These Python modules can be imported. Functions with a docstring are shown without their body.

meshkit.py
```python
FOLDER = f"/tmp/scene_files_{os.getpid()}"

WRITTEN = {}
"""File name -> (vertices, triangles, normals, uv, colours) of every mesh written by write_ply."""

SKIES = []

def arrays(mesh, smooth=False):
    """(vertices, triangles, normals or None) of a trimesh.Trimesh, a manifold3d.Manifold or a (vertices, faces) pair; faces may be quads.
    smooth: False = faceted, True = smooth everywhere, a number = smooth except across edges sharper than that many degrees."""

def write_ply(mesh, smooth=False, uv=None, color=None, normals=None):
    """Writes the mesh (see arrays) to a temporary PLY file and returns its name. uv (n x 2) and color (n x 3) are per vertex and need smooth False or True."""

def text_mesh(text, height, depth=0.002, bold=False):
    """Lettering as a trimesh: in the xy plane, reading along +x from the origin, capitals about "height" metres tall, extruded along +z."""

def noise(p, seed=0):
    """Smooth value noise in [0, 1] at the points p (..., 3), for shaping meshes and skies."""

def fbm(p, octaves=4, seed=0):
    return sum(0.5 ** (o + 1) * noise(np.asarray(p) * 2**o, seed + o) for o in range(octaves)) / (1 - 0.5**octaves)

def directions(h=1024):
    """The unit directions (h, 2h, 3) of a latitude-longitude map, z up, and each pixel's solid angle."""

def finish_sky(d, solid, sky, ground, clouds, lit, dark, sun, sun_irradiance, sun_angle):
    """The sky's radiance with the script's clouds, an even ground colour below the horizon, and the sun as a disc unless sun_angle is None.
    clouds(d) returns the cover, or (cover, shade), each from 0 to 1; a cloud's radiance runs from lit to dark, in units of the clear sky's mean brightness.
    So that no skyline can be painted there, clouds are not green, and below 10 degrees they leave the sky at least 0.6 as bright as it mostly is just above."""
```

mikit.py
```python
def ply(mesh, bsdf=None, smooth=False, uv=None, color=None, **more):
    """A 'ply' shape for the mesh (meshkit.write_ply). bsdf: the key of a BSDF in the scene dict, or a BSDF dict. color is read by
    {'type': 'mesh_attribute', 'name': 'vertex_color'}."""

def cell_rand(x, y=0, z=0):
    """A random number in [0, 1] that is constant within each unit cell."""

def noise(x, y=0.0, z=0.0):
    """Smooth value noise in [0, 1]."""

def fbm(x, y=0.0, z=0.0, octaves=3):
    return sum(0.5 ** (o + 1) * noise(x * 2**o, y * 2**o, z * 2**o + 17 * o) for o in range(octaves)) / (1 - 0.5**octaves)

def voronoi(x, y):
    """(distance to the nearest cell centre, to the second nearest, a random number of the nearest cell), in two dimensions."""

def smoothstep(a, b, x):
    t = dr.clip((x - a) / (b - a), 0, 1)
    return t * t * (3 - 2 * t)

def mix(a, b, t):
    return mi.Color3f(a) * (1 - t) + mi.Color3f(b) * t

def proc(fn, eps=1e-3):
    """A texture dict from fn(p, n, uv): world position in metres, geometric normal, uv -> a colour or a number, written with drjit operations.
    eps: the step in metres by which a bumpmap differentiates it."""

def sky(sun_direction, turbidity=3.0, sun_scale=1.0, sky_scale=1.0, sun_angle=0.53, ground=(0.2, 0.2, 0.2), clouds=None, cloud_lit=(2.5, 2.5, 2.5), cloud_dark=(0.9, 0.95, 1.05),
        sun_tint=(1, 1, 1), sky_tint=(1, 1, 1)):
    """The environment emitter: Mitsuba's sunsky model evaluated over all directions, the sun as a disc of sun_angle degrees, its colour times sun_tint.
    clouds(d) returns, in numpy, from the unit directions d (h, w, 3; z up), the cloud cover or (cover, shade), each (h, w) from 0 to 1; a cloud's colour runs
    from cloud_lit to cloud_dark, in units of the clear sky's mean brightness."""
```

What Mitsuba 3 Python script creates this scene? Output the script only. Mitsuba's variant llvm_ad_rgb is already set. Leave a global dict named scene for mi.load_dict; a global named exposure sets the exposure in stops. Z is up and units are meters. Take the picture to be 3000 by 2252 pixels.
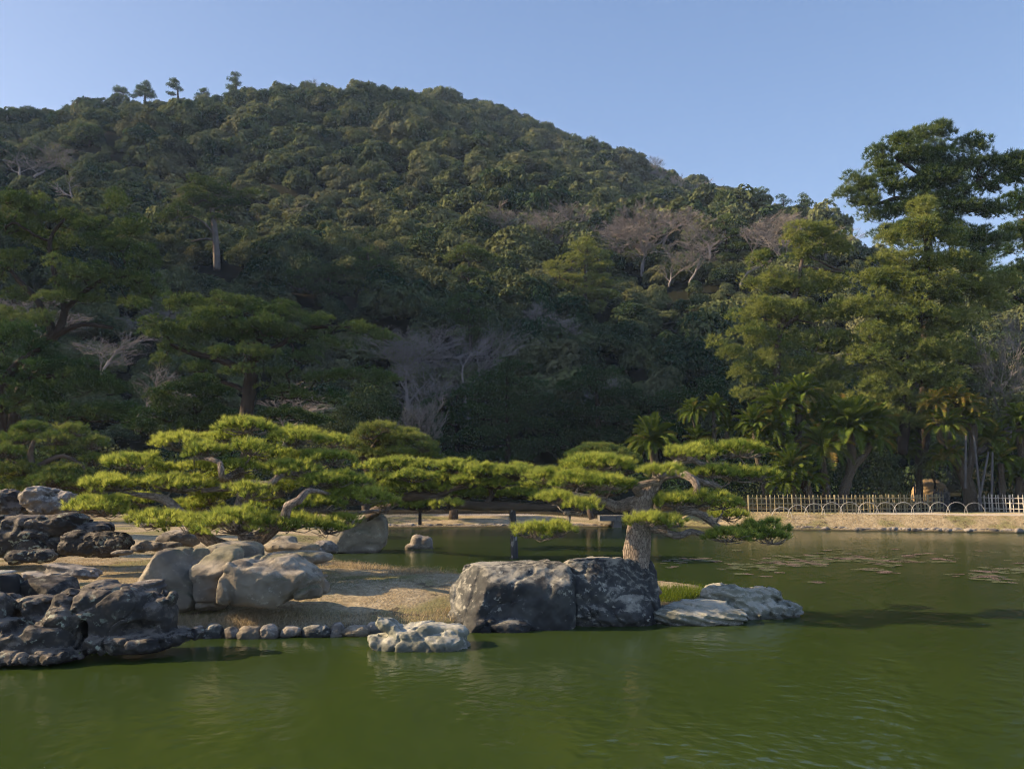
import math, random
import numpy as np
import drjit as dr
import mitsuba as mi
import mikit, meshkit
from mikit import proc, noise, fbm, voronoi, smoothstep, mix, cell_rand
from meshkit import fbm as nfbm, noise as nnoise

# ------------------------------------------------------------------ camera, sky, exposure
T = mi.ScalarTransform4f
CAM = np.array([0.0, 0.0, 2.6])
PITCH = math.radians(7.1)
FL, CX, CY = 2354.0, 1500.0, 1126.0
FWD = np.array([0, math.cos(PITCH), math.sin(PITCH)])
UPV = np.array([0, -math.sin(PITCH), math.cos(PITCH)])
scene, labels = {}, {}
scene['camera'] = {'type': 'perspective', 'fov': 2 * math.degrees(math.atan(1500.0 / FL)), 'fov_axis': 'x',
                   'near_clip': 0.05, 'far_clip': 4000.0,
                   'to_world': T().look_at(origin=CAM.tolist(), target=(CAM + FWD).tolist(), up=[0, 0, 1])}
SUN = (-0.93, 0.04, 0.49)
scene['sky'] = mikit.sky(SUN, turbidity=3.4, sun_scale=1.2, sky_scale=1.05, sun_tint=(1.0, 0.96, 0.87), sky_tint=(1.04, 0.97, 1.06))
exposure = 2.65
HAZE = {'type': 'rgb', 'value': [0.00013, 0.00018, 0.00026]}

# ------------------------------------------------------------------ helpers
def ray(px, py):
    return np.array([1, 0, 0]) * ((px - CX) / FL) + UPV * (-(py - CY) / FL) + FWD
def at(px, py, Y):
    d = ray(px, py)
    return CAM + d * (Y / d[1])
def gnd(px, py, z=0.0):
    d = ray(px, py)
    return CAM + d * ((z - CAM[2]) / d[2])
def pxm(Y):
    return Y / FL
def rs(seed):
    return np.random.RandomState(seed)

def label(key, text, cat=None, kind=None, group=None):
    d = {}
    if text: d['label'] = text
    if cat: d['category'] = cat
    if kind: d['kind'] = kind
    if group: d['group'] = group
    labels[key] = d
TAKEN = {}
def num(base):
    n = TAKEN.get(base, -1) + 1
    TAKEN[base] = n
    return base if n == 0 else f'{base}_{n:03d}'
def add(key, mesh, bsdf, smooth=False, uv=None):
    scene[key] = mikit.ply(mesh, bsdf, smooth=smooth, uv=uv)
def thing(base, text, cat, group=None, kind=None):
    k = num(base)
    label(k, text, cat, kind, group)
    return k
def part(parent, base, mesh, bsdf, smooth=False, uv=None, kind=None, text=None):
    k = num(parent + '__' + base)
    add(k, mesh, bsdf, smooth, uv)
    if kind or text: label(k, text, None, kind)
    return k
def group_shape(name, mesh, bsdf, smooth=False, uv=None):
    scene[name] = {'type': 'shapegroup', 'piece': mikit.ply(mesh, bsdf, smooth=smooth, uv=uv)}
def inst(key, grp, m):
    scene[key] = {'type': 'instance', 'shapegroup': {'type': 'ref', 'id': grp}, 'to_world': T(np.asarray(m, float).tolist())}
def xform(pos, rz=0.0, s=(1, 1, 1), tilt=(0, 0)):
    c, sn = math.cos(rz), math.sin(rz)
    R = np.array([[c, -sn, 0], [sn, c, 0], [0, 0, 1.0]])
    a, b = tilt
    Rx = np.array([[1, 0, 0], [0, math.cos(a), -math.sin(a)], [0, math.sin(a), math.cos(a)]])
    Ry = np.array([[math.cos(b), 0, math.sin(b)], [0, 1, 0], [-math.sin(b), 0, math.cos(b)]])
    M = np.eye(4)
    M[:3, :3] = Ry @ Rx @ R @ np.diag(s)
    M[:3, 3] = pos
    return M
def unit(v):
    v = np.asarray(v, float)
    return v / np.maximum(np.linalg.norm(v, axis=-1, keepdims=True), 1e-9)
def join(parts):
    """[(v, f, uv)] -> (v, f), uv"""
    vs, fs, us, o = [], [], [], 0
    for v, f, u in parts:
        vs.append(v); fs.append(f + o); us.append(u); o += len(v)
    return (np.vstack(vs), np.vstack(fs)), np.vstack(us)

def tube(pts, rad, sides=8, rough=0.0, seed=0, cap=True):
    p = np.asarray(pts, float); r = np.broadcast_to(np.asarray(rad, float), (len(p),)).copy()
    t = unit(np.gradient(p, axis=0))
    a = np.zeros_like(p)
    ref = np.array([1.0, 0, 0]) if abs(t[0][0]) < 0.9 else np.array([0, 1.0, 0])
    a[0] = unit(ref - t[0] * (ref @ t[0]))
    for i in range(1, len(p)):
        q = a[i - 1] - t[i] * (a[i - 1] @ t[i])
        a[i] = unit(q)
    b = np.cross(t, a)
    ang = np.arange(sides) * 2 * np.pi / sides
    dirs = np.cos(ang)[None, :, None] * a[:, None] + np.sin(ang)[None, :, None] * b[:, None]
    v = p[:, None] + r[:, None, None] * dirs
    if rough > 0:
        n1 = nfbm(v.reshape(-1, 3) / max(r.max(), 1e-3) * 1.3 + seed, 3, seed).reshape(len(p), sides, 1) - 0.5
        v = v + dirs * n1 * rough * r[:, None, None] * 2
    L = np.concatenate([[0], np.cumsum(np.linalg.norm(np.diff(p, axis=0), axis=1))])
    u = np.abs(np.where(ang > np.pi, ang - 2 * np.pi, ang))[None, :] * r[:, None]
    uv = np.stack([u + seed * 0.37, np.broadcast_to(L[:, None], u.shape)], -1).reshape(-1, 2)
    i, j = np.meshgrid(np.arange(len(p) - 1), np.arange(sides), indexing='ij')
    q = np.stack([i * sides + j, i * sides + (j + 1) % sides, (i + 1) * sides + (j + 1) % sides, (i + 1) * sides + j], -1).reshape(-1, 4)
    f = np.vstack([q[:, [0, 1, 2]], q[:, [0, 2, 3]]])
    v = v.reshape(-1, 3)
    if cap:
        n = len(v)
        v = np.vstack([v, p[:1], p[-1:]]); uv = np.vstack([uv, uv[:1], uv[-1:]])
        j = np.arange(sides)
        f = np.vstack([f, np.stack([j * 0 + n, (j + 1) % sides, j], 1),
                       np.stack([j * 0 + n + 1, (len(p) - 1) * sides + j, (len(p) - 1) * sides + (j + 1) % sides], 1)])
    return v, f, uv

def resample(pts, rad, step):
    """Smooth polyline with radii through the given points (Catmull-Rom)."""
    p = np.asarray(pts, float); r = np.asarray(rad, float)
    q = np.vstack([2 * p[0] - p[1], p, 2 * p[-1] - p[-2]]); rr = np.concatenate([[r[0]], r, [r[-1]]])
    P, R = [], []
    for i in range(len(p) - 1):
        n = max(2, int(np.linalg.norm(p[i + 1] - p[i]) / step))
        for s in np.arange(n) / n:
            a, b, c, d = q[i:i + 4]
            P.append(0.5 * (2 * b + (c - a) * s + (2 * a - 5 * b + 4 * c - d) * s ** 2 + (3 * b - a - 3 * c + d) * s ** 3))
            R.append(r[i] * (1 - s) + r[i + 1] * s)
    P.append(p[-1]); R.append(r[-1])
    return np.array(P), np.array(R)

def skeleton(limbs, targets, rleaf, seed, step=0.25, wig=0.12, expo=2.3, lift=0.15):
    """limbs: [(points, radii)], the first is the trunk. Grows a branch to every target. Returns [(pts, rad, startradius, is_limb)]."""
    g = rs(seed)
    pos, par, floor, dirs = [], [], [], []
    chains_limb = []
    for k, (pts, rad) in enumerate(limbs):
        P, R = resample(pts, rad, step)
        if k == 0: prev = -1
        else: prev = int(np.argmin(np.linalg.norm(np.array(pos) - P[0], axis=1)))
        chain = [] if prev < 0 else [prev]
        for i in range(len(P)):
            pos.append(P[i]); par.append(prev); floor.append(R[i]); prev = len(pos) - 1; chain.append(prev)
        chains_limb.append(chain)
    nl = len(pos)
    todo = [np.asarray(t, float) for t in targets]
    A = np.array(pos)
    best = np.array([np.min(np.linalg.norm(A - t, axis=1)) for t in todo]) if todo else np.zeros(0)
    left = list(range(len(todo)))
    while left:
        k = min(left, key=lambda i: best[i]); left.remove(k)
        t = todo[k]; A = np.array(pos)
        d = A - t
        cost = np.linalg.norm(d, axis=1) + 0.5 * np.maximum(0, d[:, 2])
        j = int(np.argmin(cost)); a = A[j]; L = np.linalg.norm(t - a)
        if L < 0.02: continue
        n = max(3, int(L / step))
        m = a + (t - a) * 0.5 + np.array([0, 0, -lift * L]) + g.randn(3) * wig * L
        m2 = a + (t - a) * 0.75 + np.array([0, 0, -lift * 0.3 * L]) + g.randn(3) * wig * 0.6 * L
        prev = j; new = []
        for s in np.arange(1, n + 1) / n:
            q = (1 - s) ** 3 * a + 3 * (1 - s) ** 2 * s * m + 3 * (1 - s) * s * s * m2 + s ** 3 * t
            pos.append(q); par.append(prev); floor.append(0); prev = len(pos) - 1; new.append(q)
        new = np.array(new)
        for i in left:
            best[i] = min(best[i], np.min(np.linalg.norm(new - todo[i], axis=1)))
    N = len(pos); acc = np.zeros(N); kids = [[] for _ in range(N)]
    for i in range(N):
        if par[i] >= 0: kids[par[i]].append(i)
    r = np.zeros(N)
    for i in range(N - 1, -1, -1):
        r[i] = max(rleaf, acc[i] ** (1 / expo), floor[i]) if i >= nl else max(floor[i], rleaf)
        if par[i] >= 0: acc[par[i]] += r[i] ** expo
    out, done = [], np.zeros(N, bool)
    for ch in chains_limb:
        out.append((np.array([pos[i] for i in ch]), np.array([r[i] if i >= 0 else 0 for i in ch]), True))
        if len(ch) > 1 and len(out) > 1: out[-1][1][0] = out[-1][1][1]
        for i in ch: done[i] = True
    heads = [i for i in range(N) if not done[i] and (par[i] < 0 or done[par[i]])]
    while heads:
        i = heads.pop()
        ch = [par[i]]
        while True:
            ch.append(i); done[i] = True
            if not kids[i]: break
            ks = sorted(kids[i], key=lambda c: -r[c])
            heads += ks[1:]
            i = ks[0]
        R = np.array([r[c] for c in ch]); R[0] = min(R[0], R[1] * 1.25)
        out.append((np.array([pos[c] for c in ch]), R, False))
    return out

def build_wood(key, chains, bsdf, thr, sides=8, rough=0.12, twig_extra=(), seed=0, twigsides=4, trunk_sides=16):
    """First chain: trunk. Limbs and thick chains: branch parts. The rest: one part of twigs."""
    small = []
    for n, (p, r, limb) in enumerate(chains):
        if n == 0:
            v, f, u = tube(p, r, trunk_sides, rough, seed + 1)
            part(key, 'trunk', (v, f), bsdf, True, u)
        elif limb or r[1] > thr:
            v, f, u = tube(p, r, sides, rough, seed + n + 1)
            part(key, 'branch', (v, f), bsdf, True, u)
        else:
            small.append(tube(p, r, twigsides, 0, n, cap=False))
    small += list(twig_extra)
    if small:
        m, u = join(small)
        part(key, 'twigs', m, bsdf, True, u, kind='stuff')

# ------------------------------------------------------------------ foliage generators
def needles(c, d, n, L, w, spread, g, tone):
    """n needles at each tuft position c with direction d. Returns v, f, uv (uv = tone, height)."""
    N = len(c)
    c = np.repeat(c, n, 0); dd = np.repeat(d, n, 0); tt = np.repeat(tone, n)
    q = unit(dd + g.randn(N * n, 3) * spread)
    side = unit(np.cross(q, g.randn(N * n, 3))) * (w * 0.5)
    ln = (L * (0.7 + 0.5 * g.rand(N * n)))[:, None]
    base = c + q * ln * 0.06
    v = np.stack([base - side, base + side, c + q * ln], 1).reshape(-1, 3)
    f = np.arange(3 * N * n).reshape(-1, 3)
    t2 = np.clip(tt + g.randn(N * n) * 0.12, 0, 1)
    uv = np.stack([np.repeat(t2, 3), np.tile([0.0, 0.0, 1.0], N * n)], -1)
    return v, f, uv

def leaves(c, nrm, size, g, tone, jit=0.5):
    """A folded two-triangle leaf cluster at each c facing about nrm."""
    N = len(c)
    n = unit(nrm + g.randn(N, 3) * jit)
    a = unit(np.cross(n, g.randn(N, 3))); b = np.cross(n, a)
    s = np.broadcast_to(size, (N,))[:, None] * (0.6 + 0.8 * g.rand(N, 1))
    v = np.stack([c - a * s, c - b * s * 0.55 + n * s * 0.15, c + a * s, c + b * s * 0.55 + n * s * 0.15], 1).reshape(-1, 3)
    k = np.arange(N)[:, None] * 4
    f = np.vstack([k + np.array([0, 1, 2]), k + np.array([0, 2, 3])])
    t = np.clip(tone + g.randn(N) * 0.1, 0, 1)
    uv = np.stack([np.repeat(t, 4), np.tile([0, 0.5, 1, 0.5], N)], -1)
    return v, f, uv

def needle_pad(ctr, rx, ry, hz, g, sp=0.06, nn=20, L=0.11, w=0.006, base_tone=0.5):
    area = np.pi * rx * ry
    cell = sp * 2.5
    M = max(5, int(area / cell ** 2 * 2.1))
    th = g.rand(M) * 2 * np.pi; rr = np.sqrt((np.arange(M) + g.rand(M)) / M)
    k = g.rand() * 50
    out = 0.80 + 0.5 * (nnoise(np.stack([np.cos(th) * 1.6 + k, np.sin(th) * 1.6 + k, th * 0 + k], -1)) - 0.2)
    mx, my = np.cos(th) * rr * out, np.sin(th) * rr * out
    mz = hz * (-0.75 + 1.25 * np.sqrt(np.maximum(0, 1 - rr ** 2)) + 0.26 * g.randn(M))
    mr = cell * (0.5 + 0.35 * g.rand(M))
    K = int(max(7, (cell / sp) ** 2 * 1.0))
    q = unit(g.randn(M, K, 3) + [0, 0, 0.35]); q[..., 2] = np.where(q[..., 2] < -0.1, -q[..., 2], q[..., 2])
    c = (np.stack([mx * rx, my * ry, mz], -1)[:, None] + q * mr[:, None, None] * [1, 1, 0.62] * (0.75 + 0.3 * g.rand(M, K, 1))).reshape(-1, 3)
    oc = np.stack([mx, my, mx * 0], -1)[:, None] * 0.55
    d = unit(q * [0.8, 0.8, 0.5] + oc + [0, 0, 0.95] + g.randn(M, K, 3) * 0.18).reshape(-1, 3)
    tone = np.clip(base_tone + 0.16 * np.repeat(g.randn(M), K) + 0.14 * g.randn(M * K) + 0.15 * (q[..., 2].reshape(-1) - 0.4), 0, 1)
    v, f, u = needles(c, d, nn, L, w, 0.30, g, tone)
    N = len(c)
    # twigs under the pad
    tw = []
    bottom = np.array([0, 0, -hz * 0.9])
    for i in g.choice(N, min(N, int(10 + area * 26)), replace=False):
        e = c[i] - np.array([0, 0, 0.02]); m = (bottom + e) * 0.5 + np.array([0, 0, -0.25 * hz]) + g.randn(3) * 0.03
        tw.append(tube(np.array([bottom, m, e]) + ctr, [0.014, 0.010, 0.005], 3, cap=False))
    return (v + ctr, f), u, tw

def pine_clumps(ells, Y, g, per=1.1, csize=0.7, sprig=28, nn=12, L=0.26, w=0.035, dyf=0.8, tone0=0.45, up=0.8, flat=0.6, gap=0.0):
    """ells: pixel ellipses of the crown at distance Y. Returns clump centres, mesh, uv."""
    s = pxm(Y); cs, out = [], []
    for e in ells:
        cx, cy, hw, hh = e[:4]; dY = e[4] if len(e) > 4 else 0.0
        c0 = at(cx, cy, Y + dY)
        rx, rz = hw * s, hh * s; ry = max(rx * dyf, 0.6)
        n = max(3, int(rx * rz * np.pi * per * 2.2 / (csize ** 2)))
        q = g.randn(n, 3); q = unit(q) * (g.rand(n, 1) ** 0.45)
        cs.append(c0 + q * [rx * 0.9, ry * 0.9, rz * 0.85])
    cs = np.vstack(cs)
    sz = csize * (0.6 + 0.7 * g.rand(len(cs)))
    allc, alld, allt = [], [], []
    for c, r in zip(cs, sz):
        k = int(sprig * (r / csize) ** 2) + 6
        q = unit(g.randn(k, 3)); q[:, 2] = np.where(q[:, 2] < -0.25, -q[:, 2], q[:, 2])
        allc.append(c + q * (r * (0.75 + 0.35 * g.rand(k, 1))) * [1, 1, flat])
        alld.append(unit(q * [1, 1, 0.7] + [0, 0, up])); allt.append(np.full(k, tone0 + 0.13 * g.randn()))
    v, f, u = needles(np.vstack(allc), np.vstack(alld), nn, L, w, 0.5, g, np.clip(np.concatenate(allt), 0, 1))
    return cs, sz, (v, f), u

def crown_mesh(g, nsub=15, nleaf=60, ls=0.11, rsub=0.42, flat=0.75):
    """Unit evergreen crown: sub-clumps over a dome, each covered with leaf clusters."""
    cs = unit(g.randn(nsub, 3)); cs[:, 2] = np.abs(cs[:, 2]) * 1.0 - 0.15
    cs = cs * (0.45 + 0.3 * g.rand(nsub, 1)) * [1, 1, flat]
    C, Nn, t = [], [], []
    for c in cs:
        r = rsub * (0.65 + 0.6 * g.rand())
        q = unit(g.randn(nleaf, 3)); q[:, 2] = np.where(q[:, 2] < -0.3, -q[:, 2], q[:, 2])
        C.append(c + q * r * (0.8 + 0.25 * g.rand(nleaf, 1)) * [1, 1, 0.85]); Nn.append(q + [0, 0, 0.3]); t.append(np.full(nleaf, 0.5 + 0.15 * g.randn()))
    return leaves(np.vstack(C), np.vstack(Nn), ls, g, np.concatenate(t))

def bare_tree(base, top, spread, g, depth=5, r0=0.12, up=0.5, nkid=3, wig=0.1):
    """Recursive leafless crown: chains for build_wood. spread = crown half width in metres."""
    chains = []
    H = np.linalg.norm(top - base)
    def rec(p, d, L, r, lev):
        n = 5 if lev > 1 else 3
        pts = [p]; q = p.copy(); dd = d.copy()
        for i in range(n):
            dd = unit(dd + g.randn(3) * wig + np.array([0, 0, 0.05 * up]))
            q = q + dd * L / n
            pts.append(q.copy())
        pts = np.array(pts)
        chains.append((pts, np.linspace(r, r * 0.6, n + 1), False))
        if lev == 0: return
        kids = nkid + (g.rand() < 0.5)
        for i in range(kids):
            k = n if i == 0 else g.randint(2, n + 1)
            ax = unit(np.cross(dd, g.randn(3)))
            a = (0.25 if i == 0 else 0.45 + 0.4 * g.rand())
            nd = unit(dd * math.cos(a) + ax * math.sin(a) * np.array([1, 1, 0.75]) + np.array([0, 0, 0.12 * up]))
            rec(pts[k], nd, L * (0.62 + 0.25 * g.rand()), r * 0.6 * (0.72 if i else 0.95), lev - 1)
    rec(np.asarray(base, float), unit(np.asarray(top, float) - base), H * 0.42, r0, depth)
    P = np.vstack([c[0] for c in chains]); b = np.asarray(base, float)
    sx = spread / max(np.percentile(np.abs(P[:, 0] - b[0]), 97), 1e-3); sz = H / max(P[:, 2].max() - b[2], 1e-3)
    return [((p - b) * [min(sx, 2.5), min(sx, 2.5), sz] + b, r, l) for p, r, l in chains]

# ------------------------------------------------------------------ rocks: smooth unions of blobs, meshed by surface nets
def surface_nets(F, org, h):
    S = F < 0
    nx, ny, nz = F.shape
    idx = -np.ones((nx - 1, ny - 1, nz - 1), int)
    cnt = sum(S[i:nx - 1 + i, j:ny - 1 + j, k:nz - 1 + k].astype(int) for i in (0, 1) for j in (0, 1) for k in (0, 1))
    I, J, K = np.nonzero((cnt > 0) & (cnt < 8))
    idx[I, J, K] = np.arange(len(I))
    P = np.zeros((len(I), 3)); W = np.zeros((len(I), 1))
    cor = [(i, j, k) for i in (0, 1) for j in (0, 1) for k in (0, 1)]
    for a in cor:
        for ax in range(3):
            if a[ax]: continue
            b = list(a); b[ax] = 1
            fa, fb = F[I + a[0], J + a[1], K + a[2]], F[I + b[0], J + b[1], K + b[2]]
            m = (fa < 0) != (fb < 0)
            t = np.where(m, fa / np.where(m, fa - fb, 1), 0)
            q = np.tile(np.array(a, float), (len(I), 1)); q[:, ax] = t
            P += q * m[:, None]; W += m[:, None]
    V = (np.stack([I, J, K], -1) + P / np.maximum(W, 1)) * h + org
    faces = []
    for ax in range(3):
        o = [(0, 1, 2), (1, 2, 0), (2, 0, 1)][ax]
        A = np.moveaxis(S, o, (0, 1, 2)); X = np.moveaxis(idx, o, (0, 1, 2))
        d = A[:-1] != A[1:]
        i, j, k = np.nonzero(d[:, 1:-1, 1:-1]); j += 1; k += 1
        q = np.stack([X[i, j - 1, k - 1], X[i, j, k - 1], X[i, j, k], X[i, j - 1, k]], -1)
        flip = A[i, j, k]
        q = np.where(flip[:, None], q, q[:, ::-1])
        faces.append(q[(q >= 0).all(1)])
    return V, np.vstack(faces)

def blob(px, py, Y, hw, hh, dy, n=2.6, rot=0.0, tilt=0.0):
    """Superellipsoid centred on the point seen at pixel (px, py) at distance Y; half width hw, half height hh in pixels, half depth dy in metres."""
    s = pxm(Y)
    return (at(px, py, Y), np.array([hw * s, dy, hh * s]), n, rot, tilt)

def rock(blobs, h, seed, amp=0.10, freq=1.6, ridge=0.6, strata=0.0, k=0.10, facets=0, pits=0.0, carve=(), crack=0.0, cuts=()):
    pad = 0.25
    lo = np.min([b[0] - np.linalg.norm(b[1]) * 0.0 - b[1].max() * 1.05 for b in blobs], 0) - pad
    hi = np.max([b[0] + b[1].max() * 1.05 for b in blobs], 0) + pad
    lo = np.min([b[0] - (b[1] if b[3] == 0 and b[4] == 0 else b[1].max()) for b in blobs], 0) - pad
    hi = np.max([b[0] + (b[1] if b[3] == 0 and b[4] == 0 else b[1].max()) for b in blobs], 0) + pad
    n = np.ceil((hi - lo) / h).astype(int) + 1
    X = np.stack(np.meshgrid(*[lo[i] + np.arange(n[i]) * h for i in range(3)], indexing='ij'), -1)
    def bd(b):
        q = X - b[0]
        if b[3]:
            c, s = math.cos(b[3]), math.sin(b[3]); q = np.stack([c * q[..., 0] + s * q[..., 1], -s * q[..., 0] + c * q[..., 1], q[..., 2]], -1)
        if b[4]:
            c, s = math.cos(b[4]), math.sin(b[4]); q = np.stack([c * q[..., 0] + s * q[..., 2], q[..., 1], -s * q[..., 0] + c * q[..., 2]], -1)
        e = (np.abs(q / b[1]) ** b[2]).sum(-1) ** (1 / b[2])
        return (e - 1) * b[1].min() * 1.1
    d = None
    for b in blobs:
        f = bd(b)
        if d is None: d = f
        else:
            t = np.clip(0.5 + 0.5 * (d - f) / k, 0, 1)
            d = d * (1 - t) + f * t - k * t * (1 - t)
    for b in carve:
        f = -bd(b); t = np.clip(0.5 - 0.5 * (d - f) / k, 0, 1)
        d = d * (1 - t) + f * t + k * t * (1 - t)
    if facets:
        g = rs(seed + 99); c0 = np.mean([b[0] for b in blobs], 0)
        m = d < 0.3; Q = X[m]; dd = d[m]
        ins = X[(d < 0)]
        for i in range(facets):
            nv = g.randn(3) * [1, 1, 0.8] + [0, -0.2, 0.2]; nv[2] = abs(nv[2]); nv = unit(nv)
            lim = np.percentile((ins - c0) @ nv, 92 + 7.5 * g.rand())
            e = (Q - c0) @ nv - lim
            kf = 0.03
            t = np.clip(0.5 + 0.5 * (e - dd) / kf, 0, 1)
            dd = dd * (1 - t) + e * t + kf * t * (1 - t)
        d[m] = dd
    for cp, cn in cuts:
        e = (X - cp) @ unit(cn); t = np.clip(0.5 + 0.5 * (e - d) / 0.08, 0, 1)
        d = d * (1 - t) + e * t + 0.08 * t * (1 - t)
    band = np.abs(d) < 2.6 * amp + h * 2
    Q = X[band]
    q = Q * freq + seed * 3.1
    wq = q + 0.6 * np.stack([nnoise(q * 0.9, 5), nnoise(q * 0.9, 6), nnoise(q * 0.9, 7)], -1)
    low = nfbm(wq, 3, seed) - 0.5
    rg = np.abs(nfbm(wq * 2.1 + 9, 3, seed + 3) - 0.5) * 2
    D = amp * (2.2 * low * (1 - ridge * 0.4) + ridge * (0.55 - 1.9 * rg))
    if strata:
        sz = (Q[:, 2] + 0.18 * Q[:, 0] + 0.25 * nfbm(q * 0.8, 2, 8)) * 9
        D += strata * (np.abs((sz % 1) - 0.5) * 2 - 0.5)
    if pits:
        D -= pits * np.clip(nnoise(q * 5.0, 31) - 0.55, 0, 1) * 2
    D += amp * 0.5 * (nfbm(q * 6, 3, seed + 5) - 0.5)
    if crack:
        for cf, cs_ in ((0.55, 41), (0.8, 57)):
            D -= crack * np.exp(-(np.abs(nfbm(wq * cf * np.array([1, 1, 0.7]) + cs_, 2, seed + cs_) - 0.5) / 0.018) ** 2)
    d[band] -= D
    return surface_nets(d, lo, h)

# ------------------------------------------------------------------ materials
def two(b): return {'type': 'twosided', 'bsdf': b}
def mat(name, fn, rough=0.8, bump=None, bscale=0.01, eps=0.01, spec=0.3, both=True):
    b = {'type': 'principled', 'base_color': proc(fn), 'roughness': rough, 'specular': spec}
    if bump is not None:
        b = {'type': 'bumpmap', 'tex': proc(bump, eps), 'scale': bscale, 'bsdf': b}
    scene[name] = two(b) if both else b
def leafmat(name, fn, trans=0.8, rough=0.45):
    scene[name] = {'type': 'principledthin', 'base_color': proc(fn), 'roughness': rough, 'diff_trans': trans, 'eta': 1.4}

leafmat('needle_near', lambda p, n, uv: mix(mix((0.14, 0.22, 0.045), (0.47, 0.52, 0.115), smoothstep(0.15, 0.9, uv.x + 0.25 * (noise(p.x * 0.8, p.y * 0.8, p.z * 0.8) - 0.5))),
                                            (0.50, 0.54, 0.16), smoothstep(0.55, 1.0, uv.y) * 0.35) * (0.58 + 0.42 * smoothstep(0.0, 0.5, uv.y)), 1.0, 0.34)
leafmat('needle_mid', lambda p, n, uv: mix((0.085, 0.145, 0.042), (0.27, 0.30, 0.09), smoothstep(0.1, 0.95, uv.x + 0.3 * (noise(p.x * 0.6, p.y * 0.6, p.z * 0.6) - 0.5))), 0.6, 0.42)
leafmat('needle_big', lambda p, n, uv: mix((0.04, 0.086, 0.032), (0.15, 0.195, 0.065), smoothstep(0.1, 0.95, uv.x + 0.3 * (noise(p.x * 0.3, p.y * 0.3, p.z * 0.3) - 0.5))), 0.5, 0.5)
def hill_leaf(p, n, uv):
    a = noise(p.x * 0.22, p.y * 0.22, p.z * 0.22); b = noise(p.x * 0.045 + 7, p.y * 0.045, p.z * 0.03); c = noise(p.x * 0.13 + 31, p.y * 0.13, 3.0)
    col = mix((0.032, 0.064, 0.034), (0.180, 0.200, 0.092), smoothstep(0.3, 0.78, 0.6 * a + 0.25 * uv.x + 0.25 * b))
    return mix(col, (0.22, 0.185, 0.13), smoothstep(0.62, 0.9, c) * 0.3)
leafmat('broadleaf', hill_leaf, 0.3, 0.5)
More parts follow.
